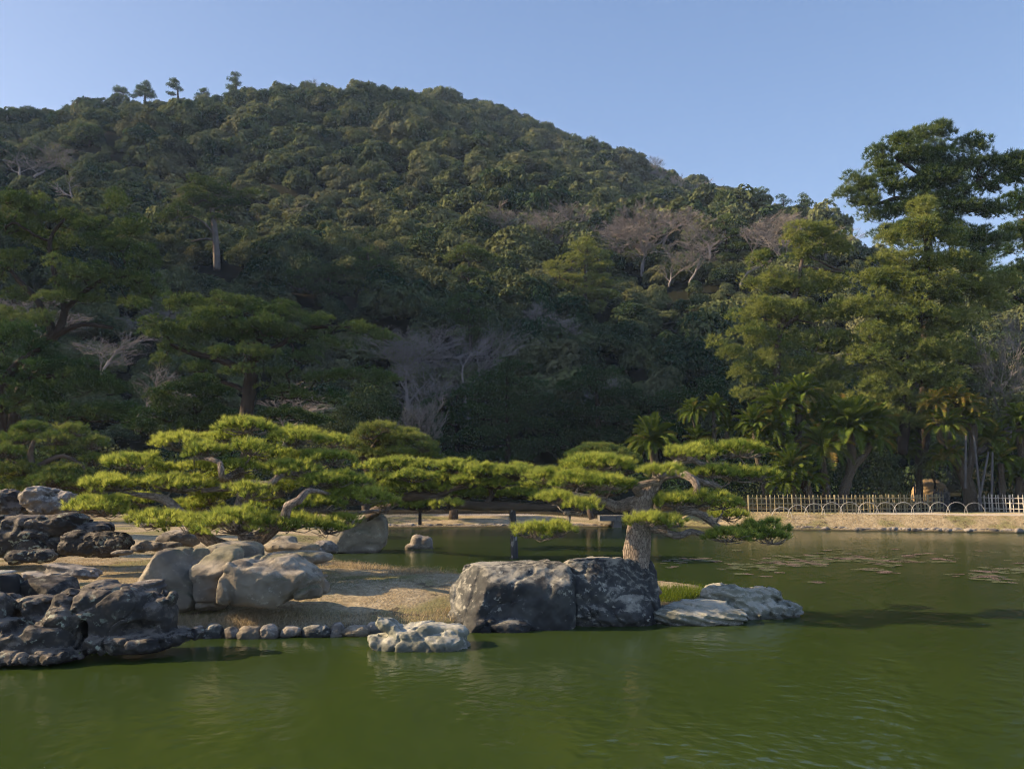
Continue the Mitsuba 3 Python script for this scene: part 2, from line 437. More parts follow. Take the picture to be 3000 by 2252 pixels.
leafmat('frond_leaf', lambda p, n, uv: mix(mix((0.06, 0.115, 0.02), (0.21, 0.25, 0.05), uv.x), (0.30, 0.20, 0.06), smoothstep(0.80, 1.0, uv.x) * 0.8), 0.35, 0.3)
leafmat('grass_blade', lambda p, n, uv: mix(mix((0.28, 0.22, 0.135), (0.46, 0.385, 0.26), uv.x), (0.11, 0.14, 0.035), smoothstep(0.60, 0.78, noise(p.x * 0.55 + 3, p.y * 0.45, 0.5)) * (1 - 0.3 * uv.x)), 0.5, 0.7)
leafmat('green_blade', lambda p, n, uv: mix((0.06, 0.11, 0.018), (0.15, 0.19, 0.03), uv.x), 0.7, 0.6)

def bark_h(p, n, uv):
    a, b, w = voronoi(uv.x * 20 + 0.8 * noise(uv.y * 6, uv.x * 5), uv.y * 9 + 0.8 * noise(uv.x * 9, uv.y * 4, 3.0))
    return smoothstep(0.02, 0.25, b - a) * 0.75 + 0.25 * fbm(p.x * 30, p.y * 30, p.z * 30)
def bark_c(p, n, uv):
    a, b, w = voronoi(uv.x * 20 + 0.8 * noise(uv.y * 6, uv.x * 5), uv.y * 9 + 0.8 * noise(uv.x * 9, uv.y * 4, 3.0))
    k = smoothstep(0.02, 0.22, b - a)
    col = mix((0.15, 0.12, 0.098), (0.36, 0.31, 0.27), w * 0.6 + 0.4 * fbm(p.x * 14, p.y * 14, p.z * 14))
    return mix((0.045, 0.037, 0.031), col, 0.35 + 0.65 * k)
mat('bark_near', bark_c, 0.85, bark_h, 0.03, 0.004, 0.2)
mat('bark_far', lambda p, n, uv: mix((0.04, 0.031, 0.025), (0.115, 0.09, 0.072), fbm(p.x * 3, p.y * 3, p.z * 1.6)), 0.9)
mat('bark_pale', lambda p, n, uv: mix((0.10, 0.088, 0.078), (0.22, 0.195, 0.175), fbm(p.x * 3, p.y * 3, p.z * 1.2)), 0.9)
mat('bark_dark', lambda p, n, uv: mix((0.014, 0.011, 0.009), (0.045, 0.034, 0.027), fbm(p.x * 4, p.y * 4, p.z * 2)), 0.9)
mat('bare_twig', lambda p, n, uv: mix((0.17, 0.15, 0.148), (0.34, 0.305, 0.30), fbm(p.x * 0.6, p.y * 0.6, p.z * 0.6)), 0.9)

def rockmat(name, dark, mid, pale, lichen, lam, fr=1.0, mossy=0.0, bs=0.012):
    def col(p, n, uv):
        a = fbm(p.x * 1.7 * fr, p.y * 1.7 * fr, p.z * 1.7 * fr, 4); b = fbm(p.x * 6 * fr + 5, p.y * 6 * fr, p.z * 6 * fr, 3); c = fbm(p.x * 19, p.y * 19, p.z * 19, 3)
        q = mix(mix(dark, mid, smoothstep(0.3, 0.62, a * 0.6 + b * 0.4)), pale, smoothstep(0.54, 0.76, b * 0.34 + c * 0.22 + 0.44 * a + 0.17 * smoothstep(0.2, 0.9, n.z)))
        li = smoothstep(0.575, 0.66, fbm(p.x * 9 + 11, p.y * 9, p.z * 9, 4)) * smoothstep(0.42, 0.60, c) * smoothstep(0.42, 0.62, fbm(p.x * 1.9, p.y * 1.9, p.z * 1.9 + 4, 2))
        q = mix(q, lichen, li * lam)
        q = mix(q, (0.055, 0.065, 0.018), mossy * smoothstep(0.5, 0.66, fbm(p.x * 1.3 + 3, p.y * 1.3, p.z * 1.3)) * smoothstep(0.0, 0.7, n.z))
        wet = 1 - smoothstep(0.03, 0.10 + 0.08 * b, p.z)
        return q * (1 - 0.45 * wet)
    mat(name, col, 0.78, lambda p, n, uv: 0.6 * fbm(p.x * 9, p.y * 9, p.z * 9, 3) + 0.4 * fbm(p.x * 33, p.y * 33, p.z * 33, 3), bs, 0.006, 0.3)
rockmat('rock_dark', (0.014, 0.014, 0.016), (0.036, 0.034, 0.033), (0.13, 0.115, 0.10), (0.30, 0.34, 0.28), 0.7, bs=0.025)
rockmat('rock_tan', (0.115, 0.102, 0.085), (0.20, 0.18, 0.145), (0.30, 0.27, 0.22), (0.36, 0.36, 0.31), 0.4, 0.8, 0.5, 0.022)
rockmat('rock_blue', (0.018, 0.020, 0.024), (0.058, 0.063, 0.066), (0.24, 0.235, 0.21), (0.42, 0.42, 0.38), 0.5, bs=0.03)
rockmat('rock_pale', (0.10, 0.108, 0.092), (0.20, 0.21, 0.178), (0.36, 0.355, 0.31), (0.50, 0.50, 0.46), 0.5)
rockmat('rock_grey', (0.07, 0.065, 0.062), (0.15, 0.137, 0.125), (0.29, 0.265, 0.235), (0.36, 0.35, 0.32), 0.5)

def ground_c(p, n, uv):
    a = fbm(p.x * 0.7, p.y * 0.6, 0.0, 4); b = fbm(p.x * 5, p.y * 5, 1.0, 4); c = fbm(p.x * 22, p.y * 22, 2.0, 3)
    grass = mix((0.215, 0.175, 0.115), (0.38, 0.325, 0.225), smoothstep(0.25, 0.75, 0.5 * b + 0.5 * c))
    grass = mix(grass, (0.12, 0.135, 0.04), smoothstep(0.50, 0.68, a) * 0.6)
    grass = mix(grass, (0.055, 0.042, 0.032), smoothstep(0.60, 0.70, b) * smoothstep(0.45, 0.6, a) * 0.8)
    near_soil = smoothstep(0.02, 0.16, p.z)
    grass = mix((0.045, 0.042, 0.028), grass, near_soil)
    path = mix((0.25, 0.23, 0.20), (0.36, 0.33, 0.295), c)
    lo = mix_f(5.2, 2.75, uv.y) + 0.5 * (noise(p.x * 0.5, p.y * 0.5) - 0.5)
    pw = smoothstep(lo, lo + 0.25, uv.x) * (1 - smoothstep(lo + 3.2, lo + 3.8, uv.x)) * (smoothstep(-6.0, -4.5, p.x) * (1 - smoothstep(4.5, 5.5, p.x)) + smoothstep(20.5, 22.0, p.x)) * smoothstep(44.0, 45.5, p.y)
    col = mix(grass, path, pw)
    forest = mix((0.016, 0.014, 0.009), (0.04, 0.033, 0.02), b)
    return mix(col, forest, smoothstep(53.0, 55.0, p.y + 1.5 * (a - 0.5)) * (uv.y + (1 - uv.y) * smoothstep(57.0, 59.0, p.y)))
def mix_f(a, b, t): return a * (1 - t) + b * t
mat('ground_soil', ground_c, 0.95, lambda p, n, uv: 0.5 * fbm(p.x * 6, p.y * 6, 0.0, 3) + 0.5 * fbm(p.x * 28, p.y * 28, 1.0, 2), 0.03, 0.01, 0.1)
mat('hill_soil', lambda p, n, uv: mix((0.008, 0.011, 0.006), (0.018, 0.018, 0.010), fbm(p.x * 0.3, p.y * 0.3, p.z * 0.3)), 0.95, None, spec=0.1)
def water_h(p, n, uv):
    wx, wy = p.x + 0.5 * noise(p.x * 0.5, p.y * 0.5), p.y + 0.5 * noise(p.x * 0.5 + 9, p.y * 0.5)
    a = fbm(wx * 4.4 + wy * 2.0, wy * 4.4 - wx * 2.0, 0.0, 3)
    b = noise(wx * 11 + wy * 5, wy * 11 - wx * 5, 4.0)
    calm = 0.2 + 1.2 * noise(p.x * 0.16, p.y * 0.22, 8.0)
    return (0.8 * a + 0.14 * b) * calm
scene['pond_water'] = {'type': 'bumpmap', 'tex': proc(water_h, 0.02), 'scale': 0.025, 'bsdf': {
    'type': 'roughplastic', 'distribution': 'ggx', 'int_ior': 1.33, 'alpha': 0.018, 'nonlinear': False,
    'diffuse_reflectance': proc(lambda p, n, uv: mix((0.026, 0.047, 0.009), (0.037, 0.060, 0.013), fbm(p.x * 0.25, p.y * 0.35)))}}
mat('bamboo', lambda p, n, uv: mix((0.19, 0.165, 0.095), (0.37, 0.32, 0.20), noise(p.x * 3, p.y * 3, p.z * 2.5)), 0.5)
mat('bamboo_pale', lambda p, n, uv: mix((0.36, 0.34, 0.31), (0.58, 0.55, 0.51), noise(p.x * 3, p.y * 3, p.z * 2.5)), 0.5)
mat('wood_dark', lambda p, n, uv: mix(mix((0.022, 0.024, 0.03), (0.07, 0.07, 0.075), fbm(p.x * 20, p.y * 20, p.z * 2)), (0.30, 0.29, 0.28), smoothstep(0.62, 0.7, noise(p.x * 14, p.y * 14, p.z * 4)) * 0.7), 0.8)
mat('wood_grey', lambda p, n, uv: mix((0.05, 0.052, 0.058), (0.12, 0.12, 0.126), fbm(p.x * 14, p.y * 14, p.z * 2)), 0.8)
mat('stone_cut', lambda p, n, uv: mix((0.07, 0.07, 0.07), (0.15, 0.145, 0.14), fbm(p.x * 5, p.y * 5, p.z * 9)), 0.85)
mat('lily_leaf', lambda p, n, uv: mix(mix((0.07, 0.052, 0.042), (0.15, 0.118, 0.10), cell_rand(p.x * 5, p.y * 5)), (0.075, 0.088, 0.038), smoothstep(0.3, 0.6, noise(p.x * 2.3 + 9, p.y * 2.3))), 0.35, spec=0.6)
mat('palm_trunk', lambda p, n, uv: mix((0.022, 0.018, 0.015), (0.10, 0.085, 0.066), smoothstep(0.1, 0.45, voronoi(uv.x * 16, uv.y * 14)[0])), 0.9, lambda p, n, uv: voronoi(uv.x * 16, uv.y * 14)[0], 0.04, 0.01)
mat('straw', lambda p, n, uv: mix((0.17, 0.115, 0.06), (0.42, 0.31, 0.19), fbm(p.x * 2.2, p.y * 2.2, p.z * 9, 4)), 0.9)

# ------------------------------------------------------------------ ground, water, hill
from shapely import Polygon, union_all, contains_xy
from scipy.ndimage import distance_transform_edt, map_coordinates, gaussian_filter
def G(*pp): return [tuple(gnd(x, y)[:2]) for x, y in pp]
penin = Polygon([(-40, 8.5), (-16, 10.0)] + G((-600, 1955), (0, 1915), (300, 1890), (560, 1868), (800, 1858), (1090, 1853), (1250, 1850), (1340, 1838), (1500, 1815), (1700, 1800), (1900, 1785), (2030, 1768),
        (2080, 1745), (2040, 1722), (1960, 1712), (1870, 1708), (1700, 1712), (1500, 1716), (1330, 1706), (1150, 1680), (960, 1660), (850, 1648), (915, 1632), (990, 1616), (1090, 1606), (1120, 1590)) + [(-7.0, 41), (-10, 50), (-11, 90), (-40, 90)])
farland = Polygon([(-40, 52), (-12, 51.5), (-8, 50.0)] + G((1130, 1546), (1400, 1545), (1785, 1544), (1800, 1522), (1920, 1520), (1950, 1540), (2120, 1548), (2300, 1553), (2600, 1556), (3000, 1561), (3600, 1570)) + [(60, 38), (60, 90), (-40, 90)])
land = union_all([penin, farland])
GX0, GY0, GS = -40.0, 2.0, 0.1
gx = np.arange(GX0, 60, GS); gy = np.arange(GY0, 90, GS)
MX, MY = np.meshgrid(gx, gy, indexing='ij')
M = contains_xy(land, MX.ravel(), MY.ravel()).reshape(MX.shape)
SDF = np.where(M, distance_transform_edt(M), -distance_transform_edt(~M)) * GS
SDF = gaussian_filter(SDF, 1.2)
def sdf_at(x, y):
    return map_coordinates(SDF, [(np.asarray(x, float) - GX0) / GS, (np.asarray(y, float) - GY0) / GS], order=1, mode='nearest')
def sst(a, b, x):
    t = np.clip((x - a) / (b - a + 0.0), 0, 1); return t * t * (3 - 2 * t)
def ground_z(x, y):
    x = np.asarray(x, float); y = np.asarray(y, float)
    d = sdf_at(x, y)
    right = sst(4, 12, x) * sst(36, 42, y); farl = sst(40, 47, y) * (1 - sst(4, 12, x))
    tip = sst(0.5, 2.5, x) * (1 - sst(24, 30, y))
    top = 0.55 + 0.27 * right - 0.03 * farl - 0.38 * tip
    wid = 3.2 - 0.5 * right + 2.4 * farl
    P = np.stack([x, y, x * 0], -1)
    z = 0.10 + (top - 0.10) * sst(-0.1, wid, d) ** (0.8) + 0.07 * (nfbm(P * 0.5, 3, 4) - 0.5) * sst(0, 1.5, d) + 0.05 * (nfbm(P * 2.2, 3, 9) - 0.5) * sst(0, 0.6, d)
    zb = -0.9 * sst(0, 1.2, -d)
    z = np.where(d > 0, z, 0.10 * sst(-0.25, 0, d) + zb)
    return z + 0.9 * sst(60, 75, y) + 0.02 * np.maximum(y - 75, 0) * (y < 400)
def grid_axis(lo, hi, step, ext, growth=1.35):
    a = list(np.arange(lo, hi + 1e-6, step)); s = step
    while a[-1] < ext: s *= growth; a.append(a[-1] + s)
    s = step
    while a[0] > -ext: s *= growth; a.insert(0, a[0] - s)
    return np.array(a)
ax_ = grid_axis(-17, 30, 0.19, 2500); ay_ = np.concatenate([np.arange(3, 10.5, 0.5), np.arange(10.5, 27, 0.15), np.arange(27, 64, 0.32)])
s = 0.32; ay_ = list(ay_)
while ay_[-1] < 3000: s *= 1.3; ay_.append(ay_[-1] + s)
ay_ = np.array([-2500, -400, -80, -25, -5] + ay_)
GXX, GYY = np.meshgrid(ax_, ay_, indexing='ij')
GZ = ground_z(GXX, np.clip(GYY, 3, None))
gv = np.stack([GXX, GYY, GZ], -1).reshape(-1, 3)
ni, nj = GXX.shape
ii, jj = np.meshgrid(np.arange(ni - 1), np.arange(nj - 1), indexing='ij')
gf = np.stack([ii * nj + jj, (ii + 1) * nj + jj, (ii + 1) * nj + jj + 1, ii * nj + jj + 1], -1).reshape(-1, 4)
guv = np.stack([sdf_at(gv[:, 0], gv[:, 1]), sst(4, 12, gv[:, 0])], -1)
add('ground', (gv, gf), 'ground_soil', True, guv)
label('ground', 'pale dry lawn on the pond peninsula and far banks, with a beige footpath', None, 'structure')
wv = np.array([[-60, -60, 0], [75, -60, 0], [75, 72, 0], [-60, 72, 0.0]])
add('pond', (wv, np.array([[0, 1, 2], [0, 2, 3]])), 'pond_water', False, wv[:, :2])
label('pond', 'murky green rippled pond water filling the foreground', None, 'structure')

SK1 = np.array([(-1500, 560), (-900, 420), (-400, 365), (0, 362), (135, 368), (200, 356), (290, 346), (420, 340), (600, 334), (720, 330), (820, 322), (1000, 307), (1085, 302), (1170, 306), (1290, 318), (1424, 334), (1560, 378), (1695, 430), (1805, 472), (1900, 512), (1965, 532), (2090, 568), (2200, 650), (2400, 830), (2700, 1050), (3200, 1250), (4200, 1330)], float)
SK2 = np.array([(600, 1250), (1000, 1150), (1300, 980), (1500, 860), (1700, 770), (1850, 700), (1980, 655), (2100, 632), (2220, 645), (2360, 685), (2500, 730), (2700, 780), (3000, 850), (3400, 920), (4200, 1050)], float)
def tan_el(px, sk):
    y = np.interp(px, sk[:, 0], sk[:, 1])
    u = (px - CX) / FL
    dy = -(y - CY) / FL
    fy, fz = FWD[1] - dy * math.sin(PITCH), FWD[2] + dy * math.cos(PITCH)
    return fz / np.sqrt(u ** 2 + fy ** 2)
def prof(t):
    t = np.asarray(t, float)
    return np.where(t < 0, 0, np.where(t < 0.75, t, np.where(t < 1.25, 0.75 + 0.25 * np.sin((t - 0.75) / 0.25 * 0.9) / 0.9, np.maximum(0.75 + 0.25 * math.sin(1.8) / 0.9 - (t - 1.25) * 0.7, 0.1))))
def hill_z(x, y):
    x = np.asarray(x, float); y = np.asarray(y, float)
    r = np.hypot(x, y); px = CX + FL * x / np.maximum(y, r * 0.25) * math.cos(PITCH)
    px = np.where(y < r * 0.25, np.where(x < 0, -8000, 9000), px)
    P = np.stack([x, y, x * 0], -1)
    b0, D1, D2 = 80 + 10 * nnoise(P / 60.0, 3), 330.0, 185.0
    tt = np.linspace(0.05, 1.3, 60)
    def one(sk, D, k):
        rr = b0[..., None] * 0 + 85 + tt * (D - 85)
        m = np.max(prof(tt) / (85 + tt * (D - 85)))
        Z = tan_el(px, sk) / m
        return Z * prof((r - b0) / (D - 85)) 
    h1 = one(SK1, D1, 1); h2 = one(SK2, D2, 2)
    h = np.maximum(h1, h2) + 3.0 * np.exp(-np.abs(h1 - h2) / 6)
    n = (nfbm(P / 55.0, 4, 21) - 0.5) * 26 + (nfbm(P / 18.0, 2, 5) - 0.5) * 5
    az_ = np.degrees(np.arctan2(x, y))
    shade_spur = 74 * sst(-34.8, -41.0, az_) * (1 - sst(-43, -48.5, az_)) * sst(78, 108, r) * (1 - sst(150, 210, r))      # unseen ridge added left of the view to shade the lower hillside
    h = np.maximum(h, shade_spur)
    return 1.0 + h + n * sst(92, 190, r) * (1 - 0.75 * sst(240, 310, r)) 
az = np.radians(np.linspace(-80, 62, 300)); rr_ = np.concatenate([np.arange(64, 360, 3.0), np.arange(360, 700, 20.0)])
AZ, RR = np.meshgrid(az, rr_, indexing='ij')
HX, HY = RR * np.sin(AZ), RR * np.cos(AZ)
HZ = hill_z(HX, HY); HZ = np.where(RR < 78, HZ - (78 - RR) * 0.25, HZ)
hv = np.stack([HX, HY, HZ], -1).reshape(-1, 3); ni, nj = HX.shape
ii, jj = np.meshgrid(np.arange(ni - 1), np.arange(nj - 1), indexing='ij')
hf = np.stack([ii * nj + jj, ii * nj + jj + 1, (ii + 1) * nj + jj + 1, (ii + 1) * nj + jj], -1).reshape(-1, 4)
add('hill', (hv, hf[:, ::-1]), 'hill_soil', True, hv[:, :2] * 0.01)
label('hill', 'steep rounded hill rising behind the garden, covered in forest', None, 'structure')

# forest crowns over the hill, one stuff object of instances
g = rs(11)
NV = 5
for k in range(NV):
    v, f, u = crown_mesh(rs(100 + k), [14, 18, 24, 15, 28][k], [75, 62, 46, 75, 38][k], 0.105, [0.42, 0.36, 0.30, 0.46, 0.26][k], [0.8, 0.95, 0.85, 0.7, 1.25][k])
    group_shape(f'crown_shape_{k}', (v, f), 'broadleaf', False, u)
for k in range(3):
    v, f, u = crown_mesh(rs(200 + k), 28, 130, 0.055, [0.34, 0.3, 0.38][k], [0.95, 1.2, 0.8][k])
    group_shape(f'fine_crown_shape_{k}', (v, f), 'broadleaf', False, u)
label('hill_forest', 'dense evergreen forest canopy covering the whole hillside', 'forest', 'stuff')
HOLES = []          # (x, y, radius) kept free for single hill trees
def forest():
    n = 0; sp = 4.0
    for x0 in np.arange(-251, 270, sp):
        for y0 in np.arange(60, 352, sp):
            x, y = x0 + (g.rand() - 0.5) * sp * 0.9, y0 + (g.rand() - 0.5) * sp * 0.9
            r = math.hypot(x, y); a = math.degrees(math.atan2(x, y))
            if r < 82 or r > 345 or a < (-37 if r > 170 else -48) or a > 36: continue
            hs = 0.42 if any((x - hx) ** 2 + (y - hy) ** 2 < hr * hr for hx, hy, hr in HOLES) else 1.0
            s = (2.1 + 2.6 * g.rand() ** 2) * hs * (0.85 if r < 130 else 1.0)
            big = nnoise(np.array([x / 30, y / 30, 0.5])) > 0.62
            if big: s *= 1.35
            z = float(hill_z(x, y))
            n += 1
            grp = f'fine_crown_shape_{g.randint(3)}' if r < 150 else f'crown_shape_{g.randint(NV)}'
            inst(f'hill_forest__{n:03d}', grp, xform([x, y, z + s * (0.55 if not big else 0.9)], g.rand() * 6.28, (s, s, s * (0.9 + 0.45 * g.rand()))))
    return n

# ------------------------------------------------------------------ rocks
def put_rock(text, bsdf, blobs, h, seed, cat='rock', group=None, base='boulder', **kw):
    k = thing(base, text, cat, group)
    v, f = rock(blobs, h * 1.18, seed, **kw)
    add(k, (v, f), bsdf, True)
    return k
B = blob
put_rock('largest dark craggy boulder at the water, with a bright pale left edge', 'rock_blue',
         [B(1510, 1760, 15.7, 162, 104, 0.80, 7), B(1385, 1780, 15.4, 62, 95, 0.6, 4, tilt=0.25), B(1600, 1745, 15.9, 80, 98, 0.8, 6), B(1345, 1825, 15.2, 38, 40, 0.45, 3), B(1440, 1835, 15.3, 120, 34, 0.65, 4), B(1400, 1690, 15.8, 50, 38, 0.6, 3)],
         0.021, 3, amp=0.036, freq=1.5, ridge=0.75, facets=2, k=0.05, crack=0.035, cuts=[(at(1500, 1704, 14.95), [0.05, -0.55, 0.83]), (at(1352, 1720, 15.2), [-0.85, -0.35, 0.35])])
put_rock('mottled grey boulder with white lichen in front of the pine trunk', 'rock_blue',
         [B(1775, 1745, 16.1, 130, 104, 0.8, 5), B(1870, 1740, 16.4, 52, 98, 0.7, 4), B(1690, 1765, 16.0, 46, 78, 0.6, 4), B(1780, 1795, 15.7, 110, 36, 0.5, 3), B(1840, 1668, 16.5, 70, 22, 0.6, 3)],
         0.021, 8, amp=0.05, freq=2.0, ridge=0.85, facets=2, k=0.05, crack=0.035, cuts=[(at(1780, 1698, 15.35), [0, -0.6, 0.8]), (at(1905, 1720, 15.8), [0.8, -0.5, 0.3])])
put_rock('low pale green boulder with smooth folds at the water edge', 'rock_pale',
         [B(1235, 1892, 13.5, 132, 40, 0.5, 3.2), B(1150, 1840, 13.5, 52, 20, 0.3, 2.4, tilt=-0.5), B(1250, 1842, 13.6, 60, 20, 0.35, 2.4), B(1330, 1850, 13.6, 40, 20, 0.3, 2.4), B(1112, 1880, 13.4, 36, 18, 0.3, 2.2, tilt=-0.3), B(1195, 1862, 13.4, 46, 20, 0.3)],
         0.017, 14, amp=0.026, freq=2.2, ridge=1.1, k=0.035, crack=0.02)
put_rock('flat grey green slab lying at the water, right of the boulders', 'rock_pale',
         [B(2040, 1803, 15.9, 128, 26, 0.55, 3.4), B(2060, 1775, 16.1, 70, 18, 0.4, 2.5), B(1960, 1800, 15.7, 45, 14, 0.35)], 0.022, 21, amp=0.03, freq=2.0, ridge=0.5, strata=0.02, k=0.06)
put_rock('long knobbly pale rock at the far right end of the islet', 'rock_pale',
         [B(2120, 1750, 16.6, 62, 36, 0.42, 2.6), B(2195, 1758, 16.8, 80, 34, 0.45, 2.4, tilt=0.15), B(2265, 1778, 16.8, 60, 18, 0.35), B(2180, 1790, 16.6, 130, 26, 0.5, 3)],
         0.022, 25, amp=0.065, freq=2.4, ridge=0.9, strata=0.02, k=0.07)
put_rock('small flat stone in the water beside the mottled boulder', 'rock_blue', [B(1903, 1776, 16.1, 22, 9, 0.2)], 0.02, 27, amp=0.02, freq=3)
put_rock('black pitted water rock with white lichen spots and a horn at its right end', 'rock_dark',
         [B(335, 1800, 12.9, 92, 82, 0.5, 3.2), B(295, 1738, 13.0, 44, 38, 0.4, 2.6), B(395, 1768, 13.1, 78, 26, 0.4, 2.6, tilt=0.30), B(468, 1815, 13.0, 38, 62, 0.35, 3), B(494, 1762, 13.0, 14, 30, 0.2, 2.2, tilt=-0.5), B(470, 1785, 13.0, 26, 14, 0.25),
          B(505, 1866, 13.0, 80, 20, 0.35, 2.4, tilt=0.12), B(370, 1878, 12.7, 130, 26, 0.45, 3), B(265, 1800, 12.8, 34, 70, 0.4, 3)], 0.019, 31, amp=0.036, freq=2.2, ridge=0.8, pits=0.02, k=0.04, crack=0.03,
         carve=[B(400, 1838, 12.5, 44, 16, 0.3), B(250, 1850, 12.5, 16, 40, 0.25)])
put_rock('dark hollowed water rock with a saddle, at the left edge of the view', 'rock_dark',
         [B(70, 1875, 12.5, 120, 62, 0.5, 3.2), B(190, 1850, 12.6, 48, 70, 0.45, 3), B(205, 1770, 12.8, 36, 42, 0.35, 2.4, tilt=-0.3), B(110, 1765, 12.9, 52, 20, 0.3, 2.8), B(-5, 1790, 12.7, 36, 50, 0.45, 3), B(60, 1912, 12.3, 160, 20, 0.45, 3), B(140, 1800, 12.7, 60, 22, 0.3)],
         0.021, 37, amp=0.036, freq=2.2, ridge=0.8, pits=0.02, k=0.04, crack=0.03, carve=[B(105, 1800, 12.4, 40, 18, 0.3), B(60, 1835, 12.3, 30, 22, 0.25)])
put_rock('flat topped dark block behind the hollowed water rock', 'rock_dark', [B(130, 1725, 13.9, 72, 34, 0.5, 3.6), B(160, 1745, 13.8, 50, 30, 0.4)], 0.03, 41, amp=0.04, freq=1.8, facets=5)
put_rock('dark block cut by the left edge of the view above the water rocks', 'rock_dark', [B(10, 1722, 13.6, 52, 40, 0.5, 3.4)], 0.03, 43, amp=0.04, freq=1.8, facets=4)
put_rock('pale sloping slab leaning against the left tan boulder', 'rock_grey', [B(395, 1732, 14.6, 75, 24, 0.45, 3.0, tilt=0.22), B(440, 1750, 14.6, 40, 20, 0.35)], 0.028, 45, amp=0.03, freq=2.0, strata=0.025)
put_rock('big smooth tan boulder with a pointed left end', 'rock_tan',
         [B(525, 1695, 15.5, 78, 86, 0.75, 4.5), B(455, 1680, 15.5, 52, 44, 0.5, 2.6, tilt=-0.15), B(535, 1640, 15.8, 66, 34, 0.6, 3), B(470, 1640, 15.7, 50, 24, 0.4, 3)], 0.026, 51, amp=0.04, freq=1.3, ridge=0.8, facets=6, k=0.05, crack=0.05)
put_rock('middle tan boulder between the two largest tan boulders', 'rock_tan', [B(637, 1655, 15.3, 62, 38, 0.5, 4, tilt=0.1), B(625, 1720, 15.3, 42, 62, 0.45, 4), B(660, 1630, 15.6, 48, 26, 0.4, 3)], 0.026, 53, amp=0.04, freq=1.4, ridge=0.8, facets=5, k=0.05, crack=0.05)
put_rock('long tan boulder with a notched top, right of the tan group', 'rock_tan',
         [B(752, 1702, 15.0, 98, 64, 0.65, 4.5, tilt=-0.08), B(850, 1688, 15.1, 70, 60, 0.6, 4, tilt=0.05), B(920, 1685, 15.3, 42, 56, 0.5, 4.5), B(790, 1645, 15.4, 52, 22, 0.4, 3)], 0.026, 55, amp=0.04, freq=1.3, ridge=0.8, facets=6, k=0.05, crack=0.05)
put_rock('mossy rounded rock at the foot of the leaning pine', 'rock_tan', [B(690, 1620, 16.8, 75, 34, 0.6, 2.5), B(640, 1628, 16.6, 40, 24, 0.5)], 0.035, 57, amp=0.05, freq=1.3, facets=3)
put_rock('low shaded rock behind the long tan boulder', 'rock_tan', [B(870, 1632, 17.0, 90, 18, 0.5, 2.8)], 0.035, 59, amp=0.04, freq=1.3)
put_rock('dark blue grey hump on the lawn under the leaning pine', 'rock_grey', [B(530, 1578, 21.0, 58, 28, 0.6, 2.2), B(500, 1585, 20.8, 30, 20, 0.4)], 0.04, 61, amp=0.06, freq=1.4)
put_rock('row of little knobbly stones grown together on the lawn', 'rock_grey', [B(410, 1605, 18.4, 16, 10, 0.2), B(425, 1598, 18.5, 14, 14, 0.2), B(455, 1600, 18.6, 26, 11, 0.25), B(495, 1600, 18.7, 24, 10, 0.25)], 0.028, 63, amp=0.06, freq=2.8, k=0.04)
put_rock('long layered outcrop sloping down to the right behind the lawn', 'rock_dark',
         [B(60, 1535, 20.3, 130, 26, 0.7, 3.2), B(55, 1590, 20.0, 110, 40, 0.6, 3.6), B(170, 1545, 20.4, 80, 36, 0.7, 2.6, tilt=0.2), B(235, 1572, 20.5, 90, 34, 0.6, 2.2, tilt=0.3), B(150, 1600, 20.1, 60, 30, 0.6), B(-80, 1570, 20.3, 90, 60, 0.7)],
         0.035, 65, amp=0.05, freq=1.6, ridge=0.9, strata=0.012, k=0.05, crack=0.06)
put_rock('dark pitted lava rock in front of the layered outcrop', 'rock_dark', [B(300, 1592, 18.8, 62, 34, 0.5, 2.8), B(222, 1580, 18.7, 30, 26, 0.35), B(205, 1605, 18.6, 18, 18, 0.25), B(340, 1600, 18.7, 36, 26, 0.4)], 0.028, 67, amp=0.075, freq=2.6, ridge=0.9, pits=0.05)
put_rock('small low pitted rock at the left on the lawn', 'rock_dark', [B(52, 1632, 16.9, 26, 18, 0.25), B(100, 1630, 17.0, 34, 15, 0.25), B(135, 1632, 17.0, 22, 15, 0.22), B(118, 1618, 17.2, 18, 9, 0.2)], 0.026, 69, amp=0.05, freq=3.0)
put_rock('long plank shaped rock lying in reddish dry grass', 'rock_grey', [B(215, 1672, 15.2, 68, 15, 0.3, 3.6, tilt=-0.13), B(140, 1690, 15.0, 55, 10, 0.25, 3.0, tilt=-0.15)], 0.024, 71, amp=0.03, freq=2.4, strata=0.02, k=0.05)
put_rock('tiny flat stone beside the pitted lava rock', 'rock_grey', [B(358, 1618, 18.0, 27, 7, 0.2)], 0.025, 73, amp=0.02, freq=3)
put_rock('pale flat stone in the lawn near the left edge', 'rock_pale', [B(12, 1678, 15.2, 26, 8, 0.25)], 0.025, 75, amp=0.02, freq=3)
put_rock('dark lichen crusted rock at the left edge behind the outcrop', 'rock_dark', [B(20, 1475, 24.5, 50, 40, 0.7, 2.4), B(60, 1495, 24.5, 40, 22, 0.6)], 0.04, 77, amp=0.10, freq=1.8, ridge=0.9)
put_rock('knobbly grey rock with a tall lump on its left, under the far clipped pine', 'rock_grey', [B(108, 1455, 24.0, 36, 30, 0.5, 2.4), B(150, 1485, 24.0, 50, 28, 0.5), B(195, 1470, 24.2, 22, 28, 0.4), B(150, 1447, 24.2, 22, 12, 0.3)], 0.035, 79, amp=0.10, freq=2.0, ridge=0.9, pits=0.03)
